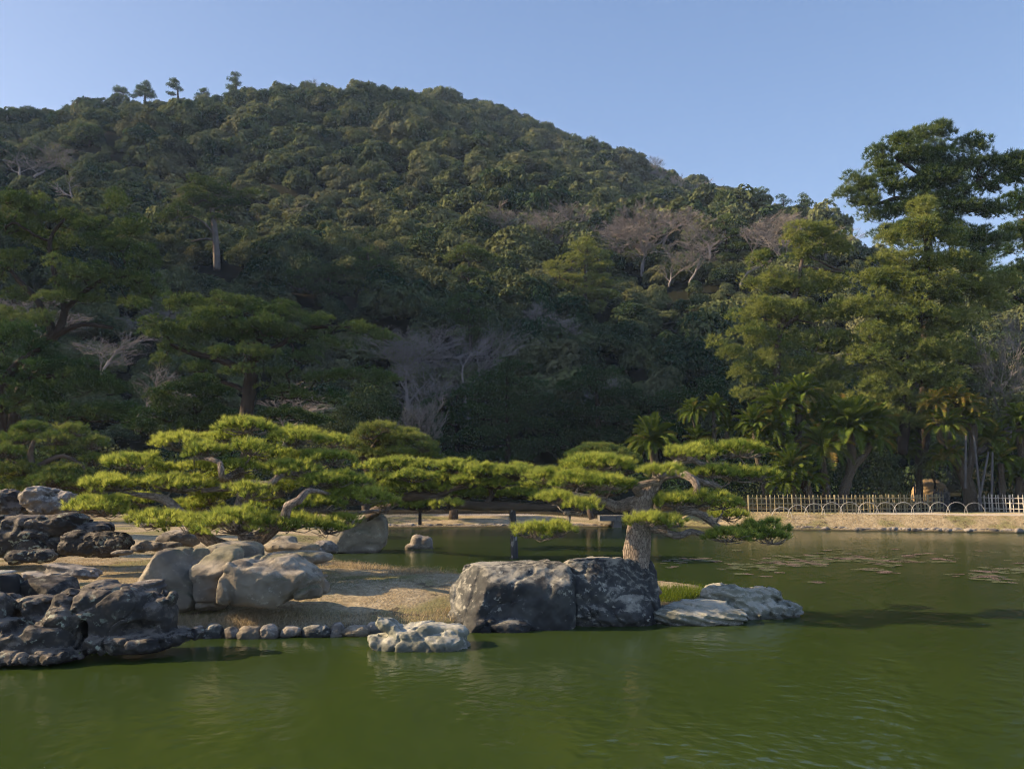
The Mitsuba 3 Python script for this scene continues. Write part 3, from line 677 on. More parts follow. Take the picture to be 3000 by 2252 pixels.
put_rock('tall hollow cliff rock at the pond edge with caves in its face', 'rock_tan',
         [B(1050, 1570, 32.0, 75, 52, 1.0, 2.8), B(1090, 1535, 32.2, 42, 40, 0.8, 2.6), B(1000, 1590, 31.6, 55, 26, 0.7), B(1040, 1520, 32.4, 60, 16, 0.7), B(1110, 1560, 32.0, 22, 45, 0.6)],
         0.05, 81, amp=0.10, freq=1.0, facets=5, k=0.15, carve=[B(1050, 1540, 31.0, 34, 12, 0.6, tilt=0.3), B(1070, 1575, 31.0, 16, 18, 0.45)])
put_rock('low two headed rock standing alone in the middle pond', 'rock_grey', [B(1224, 1592, 33.6, 21, 27, 0.4, 2.4), B(1247, 1595, 33.6, 21, 24, 0.4, 2.6), B(1208, 1604, 33.5, 20, 12, 0.35)], 0.04, 83, amp=0.03, freq=1.2, k=0.06)
put_rock('lumpy stone at the shore left of the cliff rock', 'rock_grey', [B(948, 1602, 27.5, 26, 20, 0.4), B(975, 1610, 27.5, 12, 12, 0.25), B(925, 1615, 27.0, 20, 10, 0.3)], 0.035, 85, amp=0.07, freq=2.0)
put_rock('rounded tan stones heaped behind the tan boulders', 'rock_tan', [B(840, 1583, 22.0, 30, 14, 0.4), B(865, 1605, 21.5, 65, 14, 0.5), B(815, 1600, 21.5, 30, 12, 0.4)], 0.04, 87, amp=0.05, freq=1.6)

ORD = ['first', 'second', 'third', 'fourth', 'fifth', 'sixth', 'seventh', 'eighth', 'ninth', 'tenth', 'eleventh', 'twelfth', 'thirteenth', 'fourteenth', 'fifteenth']
# stones edging the near lawn: each its own
for i, (px, py, hw) in enumerate([(528, 1848, 34), (584, 1852, 17), (626, 1850, 27), (678, 1853, 20), (733, 1853, 36), (794, 1851, 24), (850, 1849, 32), (925, 1848, 41), (990, 1846, 20), (1048, 1847, 42), (1098, 1842, 20)]):
    Y = gnd(px, py + 14)[1]
    put_rock(f'rounded stone edging the near lawn at the water, {ORD[i]} from the left', ['rock_grey', 'rock_grey', 'rock_blue', 'rock_grey', 'rock_tan'][i % 5], [B(px, py, Y, hw * 1.02, 15 + 3 * (i % 3), 0.14 + 0.02 * (i % 3), 3.4 + 0.5 * (i % 3), tilt=0.05 * (i % 4 - 1.5))],
             0.016, 300 + i, cat='edging stone', group='stones edging the near lawn', base='edging_stone', amp=0.026, freq=4.5, ridge=0.8, facets=7, k=0.03)
# rounded stones along the far banks
for k in range(5):
    v, f = rock([(np.zeros(3), np.array([0.2, 0.15, 0.13]), 2.4, 0, 0)], 0.035, 400 + k, amp=0.022, freq=4, facets=2)
    group_shape(f'bank_stone_shape_{k}', (v, f), 'rock_grey', True)
g = rs(17)
for (x0, y0, x1, y1, n, lab, gr) in [(1135, 1546, 1775, 1544, 62, 'small rounded stone lining the far bank under the clipped pines', 'stones along the far left bank'),
                                     (2085, 1546, 2300, 1553, 26, 'small rounded stone lining the bank below the bamboo fence', 'stones along the right bank'),
                                     (2300, 1553, 3010, 1561.3, 78, 'small rounded stone lining the bank below the bamboo fence', 'stones along the right bank')]:
    for i in range(n):
        t = (i + 0.5 + 0.3 * (g.rand() - 0.5)) / n
        p = gnd(x0 + (x1 - x0) * t, y0 + (y1 - y0) * t - 1.0)
        k = thing('bank_stone', lab, 'stone', gr)
        s = 0.75 + 0.5 * g.rand()
        inst(k, f'bank_stone_shape_{g.randint(5)}', xform([p[0], p[1] + 0.1 * g.randn(), 0.05 + 0.05 * g.rand()], g.rand() * 0.8 - 0.4, (s * (0.9 + 0.5 * g.rand()), s, s * (0.8 + 0.4 * g.rand()))))

# ------------------------------------------------------------------ clipped garden pines
def garden_pine(text, Y, limbs, pads, seed, sp, nn, L, w, bark='bark_near', leaf='needle_near', tone=0.5, rleaf=0.016, thr=0.03, dyk=0.75, sides=10, step=0.16):
    """limbs: [[(px, py, radius px, dY), ...]]; pads: [(px, py, half width px, half height px, dY, tone shift)]."""
    key = thing('garden_pine', text, 'pine tree')
    g = rs(seed); s = pxm(Y)
    L3 = [([at(a[0], a[1], Y + (a[3] if len(a) > 3 else 0)) for a in l], [a[2] * s for a in l]) for l in limbs]
    tg, tw = [], []
    for i, pd in enumerate(pads):
        dY = pd[4] if len(pd) > 4 else (g.rand() - 0.5) * 2.2
        c = at(pd[0], pd[1], Y + dY); rx, hz = pd[2] * s, pd[3] * s
        m, u, t = needle_pad(c, rx, max(0.3, rx * dyk), hz, g, sp, nn, L, w, tone + (pd[5] if len(pd) > 5 else 0) + 0.06 * g.randn())
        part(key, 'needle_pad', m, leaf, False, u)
        tg.append(c - [0, 0, hz * 0.9]); tw += t
    ch = skeleton(L3, tg, rleaf, seed, step, 0.10, 2.2, 0.12)
    build_wood(key, ch, bark, thr, sides, 0.16, tw, seed, 4, 26)
    return key

garden_pine('old pine with a thick scaly trunk rising behind the boulders over the water', 16.4,
    [[(1890, 1752, 50), (1868, 1690, 44), (1864, 1640, 40), (1868, 1587, 37), (1876, 1520, 33), (1886, 1470, 31), (1904, 1432, 21), (1928, 1405, 13)],
     [(1878, 1470, 24), (1835, 1478, 19, 0.1), (1800, 1483, 17, 0.1), (1765, 1466, 14, 0.0), (1712, 1457, 12, -0.2), (1675, 1448, 9, -0.3)],
     [(1688, 1452, 9, -0.2), (1683, 1480, 8, -0.4), (1700, 1500, 8, -0.4), (1665, 1503, 7, -0.5), (1652, 1500, 6, -0.5)],
     [(1668, 1503, 6, -0.5), (1665, 1530, 5, -0.5), (1652, 1548, 4, -0.5)],
     [(1888, 1455, 15), (1862, 1432, 11, -0.2), (1885, 1417, 10, -0.3), (1930, 1410, 9, -0.3)],
     [(1912, 1430, 18), (1935, 1398, 15, 0.2), (1985, 1388, 13, 0.2), (2025, 1400, 12, 0.0), (2042, 1425, 11, -0.1), (2038, 1452, 9, -0.1)],
     [(2025, 1400, 11, 0.0), (2060, 1412, 9, 0.2), (2090, 1420, 9, 0.3), (2110, 1428, 7, 0.4)],
     [(1925, 1405, 14, 0), (1968, 1375, 12, 0.4), (1985, 1352, 11, 0.4), (2030, 1347, 10, 0.4), (2060, 1362, 9, 0.5), (2120, 1360, 7, 0.5)],
     [(1905, 1500, 16), (1940, 1512, 14, 0.1), (1985, 1502, 13, 0.0), (2030, 1496, 12, 0.0), (2075, 1522, 10, 0.2), (2110, 1548, 10, 0.2), (2140, 1556, 7, 0.2)],
     [(1890, 1545, 14), (1935, 1552, 11, -0.2), (1975, 1568, 10, -0.2), (2000, 1566, 10, -0.1), (2025, 1556, 9, 0), (2070, 1568, 7, 0)]],
    [(1756, 1362, 108, 22, 0.6), (1695, 1406, 85, 20, 0.1), (1790, 1418, 62, 15, -0.3), (1604, 1400, 70, 20, 0.5), (1937, 1386, 60, 16, -0.6, 0.15), (2006, 1334, 58, 18, 0.4), (2067, 1328, 58, 20, 0.9, -0.05), (2165, 1320, 75, 20, 1.0, -0.08),
     (2085, 1386, 55, 15, 0.3, -0.05), (2143, 1392, 60, 15, 0.6, -0.08), (2222, 1396, 62, 14, 0.7, -0.1), (1975, 1472, 58, 16, -0.3), (2052, 1464, 68, 20, 0.0), (2118, 1478, 52, 14, 0.4), (1900, 1528, 52, 17, -0.9, 0.1), (1955, 1533, 48, 12, -0.6),
     (2129, 1512, 62, 15, 1.4, -0.2), (2237, 1552, 72, 20, 0.3, -0.1), (2130, 1572, 62, 15, -0.3), (2262, 1580, 48, 14, 0.0, -0.15), (2185, 1566, 50, 15, 0.5), (1560, 1556, 62, 18, -0.5, 0.1), (1630, 1557, 58, 16, -0.5, 0.1), (1628, 1464, 50, 13, -0.3, 0.1), (1702, 1486, 55, 14, -0.6, 0.1)],
    501, 0.075, 24, 0.14, 0.0075, tone=0.52, rleaf=0.016)

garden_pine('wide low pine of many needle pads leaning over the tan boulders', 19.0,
    [[(742, 1645, 26, -1), (735, 1600, 24, -0.6), (715, 1560, 21, -0.2), (700, 1500, 19, 0), (712, 1455, 18, 0.1), (700, 1405, 15, 0.2), (712, 1340, 10, 0.2), (730, 1275, 6, 0.2)],
     [(722, 1610, 24, -0.8), (650, 1600, 18, -0.9), (600, 1570, 17, -1.0), (555, 1525, 15, -0.8), (515, 1490, 14, -0.6), (480, 1460, 13, -0.5), (430, 1452, 9, -0.5), (385, 1445, 6, -0.6)],
     [(552, 1520, 12, -0.8), (600, 1508, 10, -0.5), (650, 1502, 8, -0.3)],
     [(712, 1420, 15, 0.1), (750, 1418, 12, -0.6), (788, 1420, 11, -0.8), (812, 1400, 9, -0.7), (838, 1386, 7, -0.4), (870, 1385, 5, -0.2), (905, 1380, 2.5, 0.3)],
     [(700, 1420, 13, 0.1), (672, 1428, 11, -0.1), (640, 1432, 8, -0.3), (590, 1438, 6, -0.4)],
     [(706, 1380, 12, 0.2), (655, 1400, 9, -0.6), (648, 1375, 9, -0.8), (644, 1356, 8, -0.6), (622, 1346, 7, -0.6), (590, 1342, 4.5, -0.2), (560, 1330, 2.5, 0.2)],
     [(735, 1600, 18, -0.6), (790, 1560, 15, -1.2), (835, 1510, 13, -1.7), (843, 1480, 12, -1.8), (875, 1466, 10, -1.9), (898, 1440, 8, -1.7), (930, 1438, 6, -1.2), (965, 1446, 4.5, -0.5), (1000, 1440, 2.5, 0.2)],
     [(735, 1590, 16, -0.6), (800, 1545, 12, -0.6), (880, 1515, 10, -0.4), (920, 1495, 9, -0.2), (1010, 1505, 7, 0.4), (1110, 1495, 5, 1)]],
    [(723, 1252, 85, 20, 0.2), (539, 1299, 78, 26, 0.2), (664, 1287, 62, 18, 0.6), (618, 1323, 72, 18, -0.3), (739, 1316, 62, 17, -0.4), (862, 1284, 95, 24, 0.4), (392, 1358, 84, 22, -0.2), (484, 1380, 52, 13, 0.4), (571, 1376, 62, 15, 0.2),
     (345, 1421, 92, 17, -0.6), (285, 1424, 48, 15, -0.7), (505, 1420, 110, 20, -0.4), (700, 1371, 55, 15, -0.3), (856, 1377, 75, 17, -0.4), (300, 1488, 88, 24, -0.9), (250, 1482, 48, 20, -0.9), (463, 1524, 80, 20, -1.2), (612, 1459, 62, 18, 0.6), (734, 1442, 60, 20, -1.0),
     (571, 1486, 72, 13, 0.8), (829, 1437, 55, 18, 0.6), (700, 1530, 118, 34, -1.6), (560, 1540, 80, 20, -1.5), (850, 1535, 92, 18, -1.3), (973, 1296, 52, 16, 1.0), (970, 1347, 70, 16, 0.2), (905, 1345, 70, 18, 0.6), (976, 1412, 98, 18, -0.3), (1044, 1456, 92, 22, -0.2, 0.05), (936, 1480, 62, 20, -0.7),
     (1139, 1483, 40, 14, 0.2, 0.1), (963, 1548, 60, 15, -1.0, 0.05), (1010, 1526, 42, 13, -0.6), (780, 1480, 60, 16, 1.0, -0.15), (660, 1400, 70, 14, 1.2, -0.15), (800, 1340, 70, 16, 1.2, -0.1), (420, 1470, 70, 16, 0.8, -0.15), (900, 1395, 70, 15, 1.2, -0.1)],
    502, 0.085, 20, 0.155, 0.0095, tone=0.55, rleaf=0.018, thr=0.034)

garden_pine('pale layered pine standing behind the leaning pine', 34.0,
    [[(1078, 1560, 14), (1070, 1440, 12), (1085, 1390, 11), (1065, 1350, 9), (1100, 1300, 6), (1120, 1270, 4)]],
    [(1112, 1256, 52, 14), (1080, 1275, 52, 13), (1183, 1273, 46, 13), (1210, 1290, 46, 13), (1135, 1290, 62, 14), (1070, 1297, 52, 14), (1166, 1305, 58, 13), (1223, 1314, 50, 13), (1110, 1326, 72, 15), (1175, 1332, 62, 14), (1244, 1340, 46, 12), (1070, 1338, 62, 14), (1020, 1310, 45, 14)],
    503, 0.13, 22, 0.21, 0.013, 'bark_far', 'needle_mid', 0.62, 0.022, 0.05, 0.8, 6, 0.3)

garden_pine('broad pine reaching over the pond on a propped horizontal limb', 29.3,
    [[(1040, 1570, 17, 3.2), (1080, 1512, 16, 2.4), (1140, 1478, 15, 0.8), (1210, 1452, 14, 0), (1270, 1458, 14, 0), (1340, 1476, 14, 0), (1420, 1482, 13, 0), (1500, 1483, 13, 0), (1580, 1486, 11, 0), (1640, 1480, 8, 0)],
     [(1210, 1452, 10, 0), (1240, 1425, 8, 0.3), (1290, 1405, 6, 0.4)], [(1420, 1482, 9, 0), (1440, 1450, 8, 0.2), (1430, 1410, 6, 0.3)], [(1270, 1458, 8, 0), (1330, 1432, 7, -0.2), (1390, 1425, 5, 0)]],
    [(1170, 1362, 66, 15), (1247, 1370, 70, 16), (1334, 1372, 75, 18), (1213, 1399, 62, 14), (1295, 1408, 62, 14), (1170, 1428, 62, 14), (1247, 1432, 62, 14), (1430, 1382, 66, 18), (1522, 1386, 70, 18), (1382, 1413, 62, 15), (1454, 1418, 70, 15), (1358, 1450, 52, 12), (1445, 1452, 62, 14), (1526, 1447, 72, 15),
     (1580, 1426, 52, 14), (1102, 1372, 56, 15), (1117, 1408, 62, 14), (1314, 1481, 38, 13, -0.8, 0.12), (1257, 1484, 40, 10), (1600, 1458, 45, 12), (1120, 1445, 55, 13), (1210, 1485, 40, 9)],
    504, 0.115, 24, 0.19, 0.0115, 'bark_far', 'needle_near', 0.48, 0.022, 0.045, 0.85, 7, 0.25)

garden_pine('clipped pine at the left edge behind the outcrop', 32.0,
    [[(112, 1460, 12), (92, 1420, 10), (98, 1370, 9), (88, 1330, 8), (100, 1290, 5)], [(96, 1375, 8), (140, 1350, 8, 0), (185, 1335, 6, 0), (230, 1355, 5, 0), (250, 1375, 4)], [(95, 1370, 7), (50, 1360, 6), (20, 1345, 5)]],
    [(58, 1288, 62, 17), (207, 1264, 56, 17), (90, 1256, 48, 15), (164, 1290, 48, 14), (24, 1327, 52, 14), (183, 1327, 62, 14), (268, 1302, 46, 15), (87, 1376, 90, 18), (193, 1389, 80, 20), (272, 1351, 42, 14), (48, 1408, 82, 18), (159, 1413, 80, 18), (250, 1420, 60, 18), (-40, 1300, 60, 18), (-40, 1380, 70, 20), (60, 1440, 90, 16), (190, 1440, 80, 14)],
    505, 0.13, 22, 0.21, 0.013, 'bark_far', 'needle_mid', 0.45, 0.022, 0.05, 0.85, 6, 0.3)

garden_pine('umbrella shaped clipped pine on the far bank, left of the round sago palm', 52.0,
    [[(1735, 1520, 9), (1725, 1480, 8), (1740, 1430, 7), (1755, 1390, 5)], [(1740, 1430, 6), (1790, 1400, 5), (1830, 1390, 4)]],
    [(1755, 1315, 62, 13), (1700, 1330, 40, 11), (1800, 1328, 50, 12), (1750, 1338, 62, 12), (1830, 1345, 50, 12), (1790, 1365, 60, 12), (1850, 1375, 50, 12), (1700, 1425, 60, 14), (1780, 1440, 60, 14), (1960, 1455, 60, 14), (1860, 1420, 50, 14)],
    506, 0.15, 20, 0.24, 0.018, 'bark_far', 'needle_mid', 0.30, 0.03, 0.08, 0.9, 6, 0.5)
garden_pine('stocky garden pine on the far bank behind the propped limb', 53.0,
    [[(1328, 1520, 14), (1332, 1480, 12), (1345, 1440, 9), (1350, 1410, 6)]],
    [(1300, 1440, 60, 14), (1380, 1440, 60, 14), (1340, 1410, 60, 14), (1450, 1445, 60, 12), (1250, 1450, 50, 12)],
    507, 0.15, 20, 0.24, 0.018, 'bark_far', 'needle_mid', 0.28, 0.03, 0.08, 0.9, 6, 0.5)

# prop post under the limb
k = thing('prop_post', 'dark timber post standing in the pond and carrying the pine limb', 'post')
a, b = at(1501, 1490, 29.3), at(1508, 1640, 29.3)
v, f, u = tube([b, b * 0.7 + a * 0.3, b * 0.3 + a * 0.7, a], [0.135, 0.13, 0.125, 0.115], 12, 0.05, 5)
part(k, 'shaft', (v, f), 'wood_dark', 40)
v, f, u = tube([at(1478, 1487, 29.3), at(1524, 1487, 29.3)], 0.085, 10, 0.05, 6)
part(k, 'crossbar', (v, f), 'wood_dark', 40)

# ------------------------------------------------------------------ large pines of the garden
def big_pine(text, Y, limbs, ells, seed, leaf='needle_big', bark='bark_dark', rleaf=0.02, thr=0.07, base='pine_tree', **kw):
    key = thing(base, text, 'pine tree')
    g = rs(seed); s = pxm(Y)
    L3 = [([at(a[0], a[1], Y + (a[3] if len(a) > 3 else 0)) for a in l], [a[2] * s for a in l]) for l in limbs]
    cs, sz, m, u = pine_clumps(ells, Y, g, **kw)
    part(key, 'crown', m, leaf, False, u)
    idx = g.permutation(len(cs))[:min(len(cs), 150)]
    ch = skeleton(L3, cs[idx] - [0, 0, 0.15], rleaf, seed, 0.5, 0.10, 2.3, 0.05)
    build_wood(key, ch, bark, thr, 8, 0.12, (), seed)
    return key

big_pine('tall dark pine with a forked trunk at the left edge of the view', 46.0,
    [[(20, 1300, 20), (60, 1150, 17), (110, 1005, 15), (157, 988, 12), (190, 910, 10), (165, 820, 8), (146, 706, 6), (190, 640, 4)],
     [(130, 1000, 15), (150, 960, 12), (110, 880, 10), (70, 836, 8), (20, 780, 5)], [(190, 910, 9), (240, 860, 7), (330, 800, 5)], [(157, 985, 10), (240, 950, 7), (330, 960, 5)]],
    [(33, 590, 70, 40), (100, 610, 70, 40), (345, 598, 52, 32), (190, 650, 70, 45, 1), (270, 665, 60, 35), (380, 670, 50, 38), (40, 660, 90, 55), (130, 720, 110, 45, 2), (330, 720, 90, 50), (420, 760, 60, 45), (40, 770, 70, 45), (210, 790, 80, 40, -1.5), (150, 880, 60, 28, -1.5), (110, 940, 60, 28, -1.5), (20, 930, 60, 30), (330, 815, 110, 40),
     (440, 840, 60, 40), (60, 870, 50, 25), (270, 870, 60, 30), (200, 850, 60, 30), (380, 895, 70, 25, 2), (-70, 650, 90, 80), (-60, 800, 80, 60)],
    601, csize=0.5, per=0.50, sprig=15, nn=10, L=0.24, w=0.042, tone0=0.6, flat=0.7)
big_pine('dark spreading pine low at the left edge, under the tall forked pine', 41.0,
    [[(-10, 1330, 22), (0, 1230, 20), (15, 1120, 17), (60, 1060, 12), (120, 1020, 7)], [(15, 1130, 12), (90, 1110, 9), (190, 1100, 7), (300, 1120, 4)]],
    [(40, 1000, 90, 40), (100, 1045, 90, 40), (180, 1080, 100, 40), (260, 1125, 100, 40), (340, 1150, 60, 30), (60, 1120, 90, 45), (150, 1150, 110, 40), (40, 1190, 80, 40), (160, 1215, 100, 35), (270, 1210, 80, 35), (-60, 1080, 80, 60), (360, 1215, 50, 25)],
    602, csize=0.7, per=0.8, sprig=30, tone0=0.3)
big_pine('wide flat topped dark pine with a short thick trunk and a long right arm', 43.0,
    [[(718, 1300, 22), (720, 1230, 20), (728, 1160, 19), (738, 1090, 19), (735, 1062, 15), (760, 1000, 10), (740, 930, 7)],
     [(735, 1090, 14), (690, 1075, 12), (640, 1050, 11), (570, 1035, 9), (500, 1010, 6)], [(740, 1060, 10), (820, 1010, 8), (920, 960, 6), (1050, 960, 4)], [(722, 1150, 8), (690, 1130, 7), (650, 1118, 5)]],
    [(665, 880, 55, 26), (600, 895, 70, 28), (740, 900, 70, 28), (520, 895, 60, 26), (450, 960, 60, 35), (400, 900, 30, 20), (840, 920, 75, 28), (930, 945, 60, 26), (1030, 968, 65, 26), (1120, 988, 48, 18), (600, 970, 100, 40), (500, 985, 80, 35), (720, 980, 100, 40), (850, 990, 100, 30),
     (970, 1010, 60, 22), (900, 1050, 70, 26), (750, 1040, 80, 28, -1.5), (640, 1040, 60, 24, -1.5), (690, 1090, 60, 22, -1.5), (590, 1080, 60, 22), (620, 930, 90, 30, -1.5), (760, 950, 90, 30, -1.5), (520, 1030, 60, 24), (490, 1060, 40, 20), (830, 1100, 60, 24), (920, 1120, 60, 26), (1000, 1110, 60, 26), (1070, 1105, 55, 28), (1135, 1118, 40, 22), (820, 1150, 60, 26), (900, 1170, 60, 26), (980, 1180, 50, 30)],
    603, csize=0.46, per=0.60, sprig=15, nn=10, L=0.22, w=0.036, tone0=0.5, flat=0.6)
big_pine('scrubby dark pine filling the gap below the flat topped pine', 47.0,
    [[(560, 1310, 9), (575, 1240, 8), (570, 1180, 6), (600, 1130, 4)]],
    [(570, 1120, 55, 26), (520, 1150, 50, 26), (470, 1180, 50, 26), (620, 1160, 55, 28), (560, 1190, 60, 28), (500, 1220, 60, 26), (640, 1215, 55, 28), (440, 1215, 40, 24), (580, 1250, 90, 24), (420, 1250, 60, 26), (680, 1250, 60, 26), (830, 1220, 70, 30), (900, 1240, 60, 26)],
    604, csize=0.6, per=0.8, sprig=28, tone0=0.4)
big_pine('tallest dark pine at the right, its crown standing against the sky', 63.0,
    [[(2700, 1330, 20), (2712, 1150, 18), (2716, 950, 16), (2722, 760, 13), (2705, 600, 10), (2715, 500, 8), (2740, 430, 5)],
     [(2720, 700, 10), (2780, 640, 8), (2830, 560, 6), (2900, 500, 4)], [(2706, 620, 9), (2640, 580, 7), (2560, 600, 5), (2490, 590, 4)], [(2716, 520, 7), (2680, 500, 6), (2620, 460, 4)]],
    [(2758, 385, 48, 30), (2700, 400, 40, 28), (2640, 415, 55, 32), (2665, 460, 70, 36), (2570, 455, 42, 28), (2600, 490, 50, 26), (2740, 460, 80, 45), (2850, 430, 46, 36), (2845, 490, 70, 34), (2760, 530, 100, 38), (2915, 490, 45, 28), (2900, 540, 70, 35), (2970, 470, 50, 32), (2990, 520, 60, 40),
     (2515, 535, 36, 28), (2545, 560, 40, 25), (2475, 575, 28, 20), (2520, 600, 55, 22), (2630, 560, 60, 28), (2620, 620, 60, 26), (2700, 610, 90, 34), (2820, 620, 80, 36), (2900, 630, 60, 34), (2570, 640, 60, 20), (2760, 680, 90, 36), (2860, 700, 60, 40), (2700, 540, 70, 40), (2700, 660, 80, 36), (2790, 580, 70, 36), (2620, 690, 60, 30), (2820, 760, 70, 40), (2900, 720, 60, 40), (2600, 520, 46, 26)],
    605, csize=0.62, per=0.72, sprig=22, nn=9, L=0.36, w=0.052, tone0=0.6, flat=0.75)
big_pine('dense fluffy green pine with drooping boughs in front of the tallest pine', 57.0,
    [[(2640, 1330, 16), (2655, 1200, 15), (2640, 1080, 13), (2690, 950, 11), (2715, 820, 9), (2712, 700, 6), (2705, 640, 4)], [(2650, 1150, 9), (2740, 1090, 7), (2830, 1060, 5)], [(2640, 1085, 9), (2560, 1050, 7), (2480, 1040, 5)]],
    [(2705, 610, 46, 40), (2690, 690, 90, 50), (2620, 700, 60, 40), (2780, 710, 70, 45), (2850, 780, 60, 45), (2940, 830, 50, 35), (2640, 760, 90, 40), (2740, 780, 100, 45), (2600, 830, 90, 40), (2700, 850, 130, 50), (2800, 860, 90, 50), (2870, 850, 50, 40), (2560, 900, 80, 40), (2660, 930, 130, 50), (2790, 950, 120, 50), (2900, 890, 50, 40), (2600, 990, 110, 45), (2720, 1030, 140, 50), (2540, 1050, 80, 40),
     (2830, 1040, 80, 40), (2640, 1100, 120, 40), (2740, 1120, 100, 40), (2560, 1130, 70, 35), (2620, 1170, 100, 35), (2700, 1190, 100, 35), (2560, 1210, 90, 35), (2500, 1190, 50, 28), (2640, 1240, 90, 30), (2530, 1260, 80, 30)],
    606, leaf='needle_mid', csize=0.58, per=0.62, sprig=22, nn=9, L=0.34, w=0.044, tone0=0.62, up=0.3, flat=0.85)
big_pine('olive pine with a bare lower trunk, left of the dense fluffy pine', 59.0,
    [[(2270, 1330, 12), (2273, 1200, 11), (2277, 1060, 10), (2290, 950, 9), (2330, 860, 7), (2350, 760, 5)], [(2290, 960, 7), (2380, 890, 6), (2260, 880, 3.5)], [(2480, 800, 4.5), (2420, 775, 4), (2360, 740, 3), (2340, 690, 2)], [(2277, 1120, 4), (2230, 1150, 3.5), (2200, 1170, 3)]],
    [(2400, 690, 60, 38), (2330, 690, 50, 35), (2360, 740, 70, 40), (2455, 720, 55, 40), (2230, 760, 30, 35), (2260, 830, 60, 38), (2190, 830, 30, 20), (2350, 840, 90, 40), (2440, 830, 70, 40), (2230, 900, 80, 38), (2330, 920, 100, 40), (2430, 920, 80, 42), (2170, 940, 45, 26), (2220, 980, 80, 36), (2320, 1000, 90, 40), (2420, 1010, 90, 42), (2105, 1005, 30, 18),
     (2160, 1035, 60, 28), (2250, 1060, 80, 34), (2360, 1080, 90, 40), (2450, 1100, 60, 40), (2170, 1085, 50, 26), (2310, 1130, 70, 30), (2200, 1120, 40, 20), (2240, 1160, 46, 18), (2180, 1165, 34, 20), (2410, 1150, 80, 35), (2300, 1190, 70, 26), (2380, 1220, 80, 30), (2440, 1190, 60, 30)],
    607, leaf='needle_mid', bark='bark_far', csize=0.55, per=0.56, sprig=20, nn=9, L=0.32, w=0.042, tone0=0.62, up=0.4, flat=0.8)
big_pine('dark pine at the right edge of the view with bare reddish twigs', 68.0,
    [[(3050, 1330, 20), (3040, 1000, 17), (3020, 800, 13), (3000, 640, 8)], [(3030, 900, 8), (2970, 870, 6), (2920, 880, 4)]],
    [(3000, 600, 60, 60), (2980, 690, 55, 40), (2950, 740, 46, 22), (3010, 790, 50, 40), (2930, 800, 36, 16), (2900, 840, 40, 16), (2960, 840, 50, 22), (3020, 880, 50, 30), (3060, 700, 80, 90)],
    608, csize=0.85, per=0.8, sprig=30, L=0.34, w=0.045, tone0=0.3)

# ------------------------------------------------------------------ pines on the hill
def hill_Y(px, py, up=2.0):
    Ys = np.arange(82, 330, 1.0); q = CAM + ray(px, py) * (Ys / ray(px, py)[1])[:, None]
    hit = np.nonzero(q[:, 2] < hill_z(q[:, 0], q[:, 1]) + up)[0]
    return Ys[hit[0]] if len(hit) else None
def hill_pine(text, Y, trunk, ells, seed, bark='bark_far', limbs=(), **kw):
    Yh = hill_Y(trunk[0][0], trunk[0][1])
    if Yh and Y > 95: Y = Yh - 1.0; q = at(trunk[0][0], trunk[0][1], Y); HOLES.append((q[0], q[1] - 1.0, 4.5 if Y < 200 else 3.0))
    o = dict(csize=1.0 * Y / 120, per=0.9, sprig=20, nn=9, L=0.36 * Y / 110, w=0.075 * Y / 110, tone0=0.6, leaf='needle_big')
    o.update(kw)
    return big_pine(text, Y, [trunk] + list(limbs), ells, seed, bark=bark, rleaf=0.02 * Y / 60, thr=0.09 * Y / 100, base='hill_pine', **o)
hill_pine('tall hill pine with a long bare pale trunk, standing out above the left wood', 132.0,
    [(636, 790, 11), (634, 740, 10), (630, 680, 9), (622, 620, 7), (614, 560, 4)],
    [(600, 545, 75, 13), (650, 565, 60, 11), (555, 570, 30, 14), (540, 600, 60, 12), (600, 590, 60, 12), (690, 595, 55, 12), (480, 640, 50, 13), (540, 630, 60, 12), (640, 610, 50, 12), (740, 570, 40, 10), (650, 645, 40, 10)], 621, 'bark_pale',
    [[(634, 705, 4), (600, 700, 3), (560, 708, 2)], [(630, 690, 4), (600, 655, 3), (575, 640, 2)]], per=1.1)
hill_pine('cone shaped yellow green pine in the middle of the hillside', 108.0,
    [(1712, 930, 8), (1715, 850, 7), (1718, 760, 5), (1720, 700, 3)],
    [(1720, 712, 26, 16), (1712, 735, 48, 16), (1740, 750, 46, 16), (1690, 765, 66, 18), (1740, 785, 66, 18), (1640, 790, 56, 18), (1660, 820, 80, 20), (1750, 825, 70, 22), (1620, 850, 50, 18), (1690, 860, 80, 22), (1760, 865, 60, 20), (1620, 885, 60, 18), (1700, 905, 90, 22)], 622, tone0=0.8, dyf=0.7, leaf='needle_mid')
hill_pine('layered hill pine with rounded shelves, left of the hill centre', 112.0, [(1092, 905, 6), (1088, 840, 5), (1080, 780, 4), (1076, 740, 3)],
    [(1075, 745, 56, 16), (1125, 780, 56, 16), (1050, 785, 50, 14), (1085, 810, 60, 14), (1060, 840, 50, 14), (1130, 835, 50, 16), (1105, 865, 50, 12)], 623, tone0=0.6)
hill_pine('irregular wide pine beside the layered hill pine', 110.0, [(965, 900, 5), (970, 850, 4), (960, 800, 3)],
    [(880, 805, 42, 18), (930, 815, 50, 16), (980, 800, 50, 20), (900, 840, 50, 14), (960, 850, 50, 14), (1010, 860, 40, 14), (860, 830, 30, 10)], 624, tone0=0.45)
hill_pine('flat domed hill pine with two thin bare stems', 114.0, [(1375, 870, 4), (1372, 820, 3.5), (1374, 770, 3)],
    [(1372, 748, 60, 20), (1330, 760, 30, 14), (1415, 760, 36, 15), (1370, 800, 52, 16), (1400, 810, 30, 12)], 625, tone0=0.7)
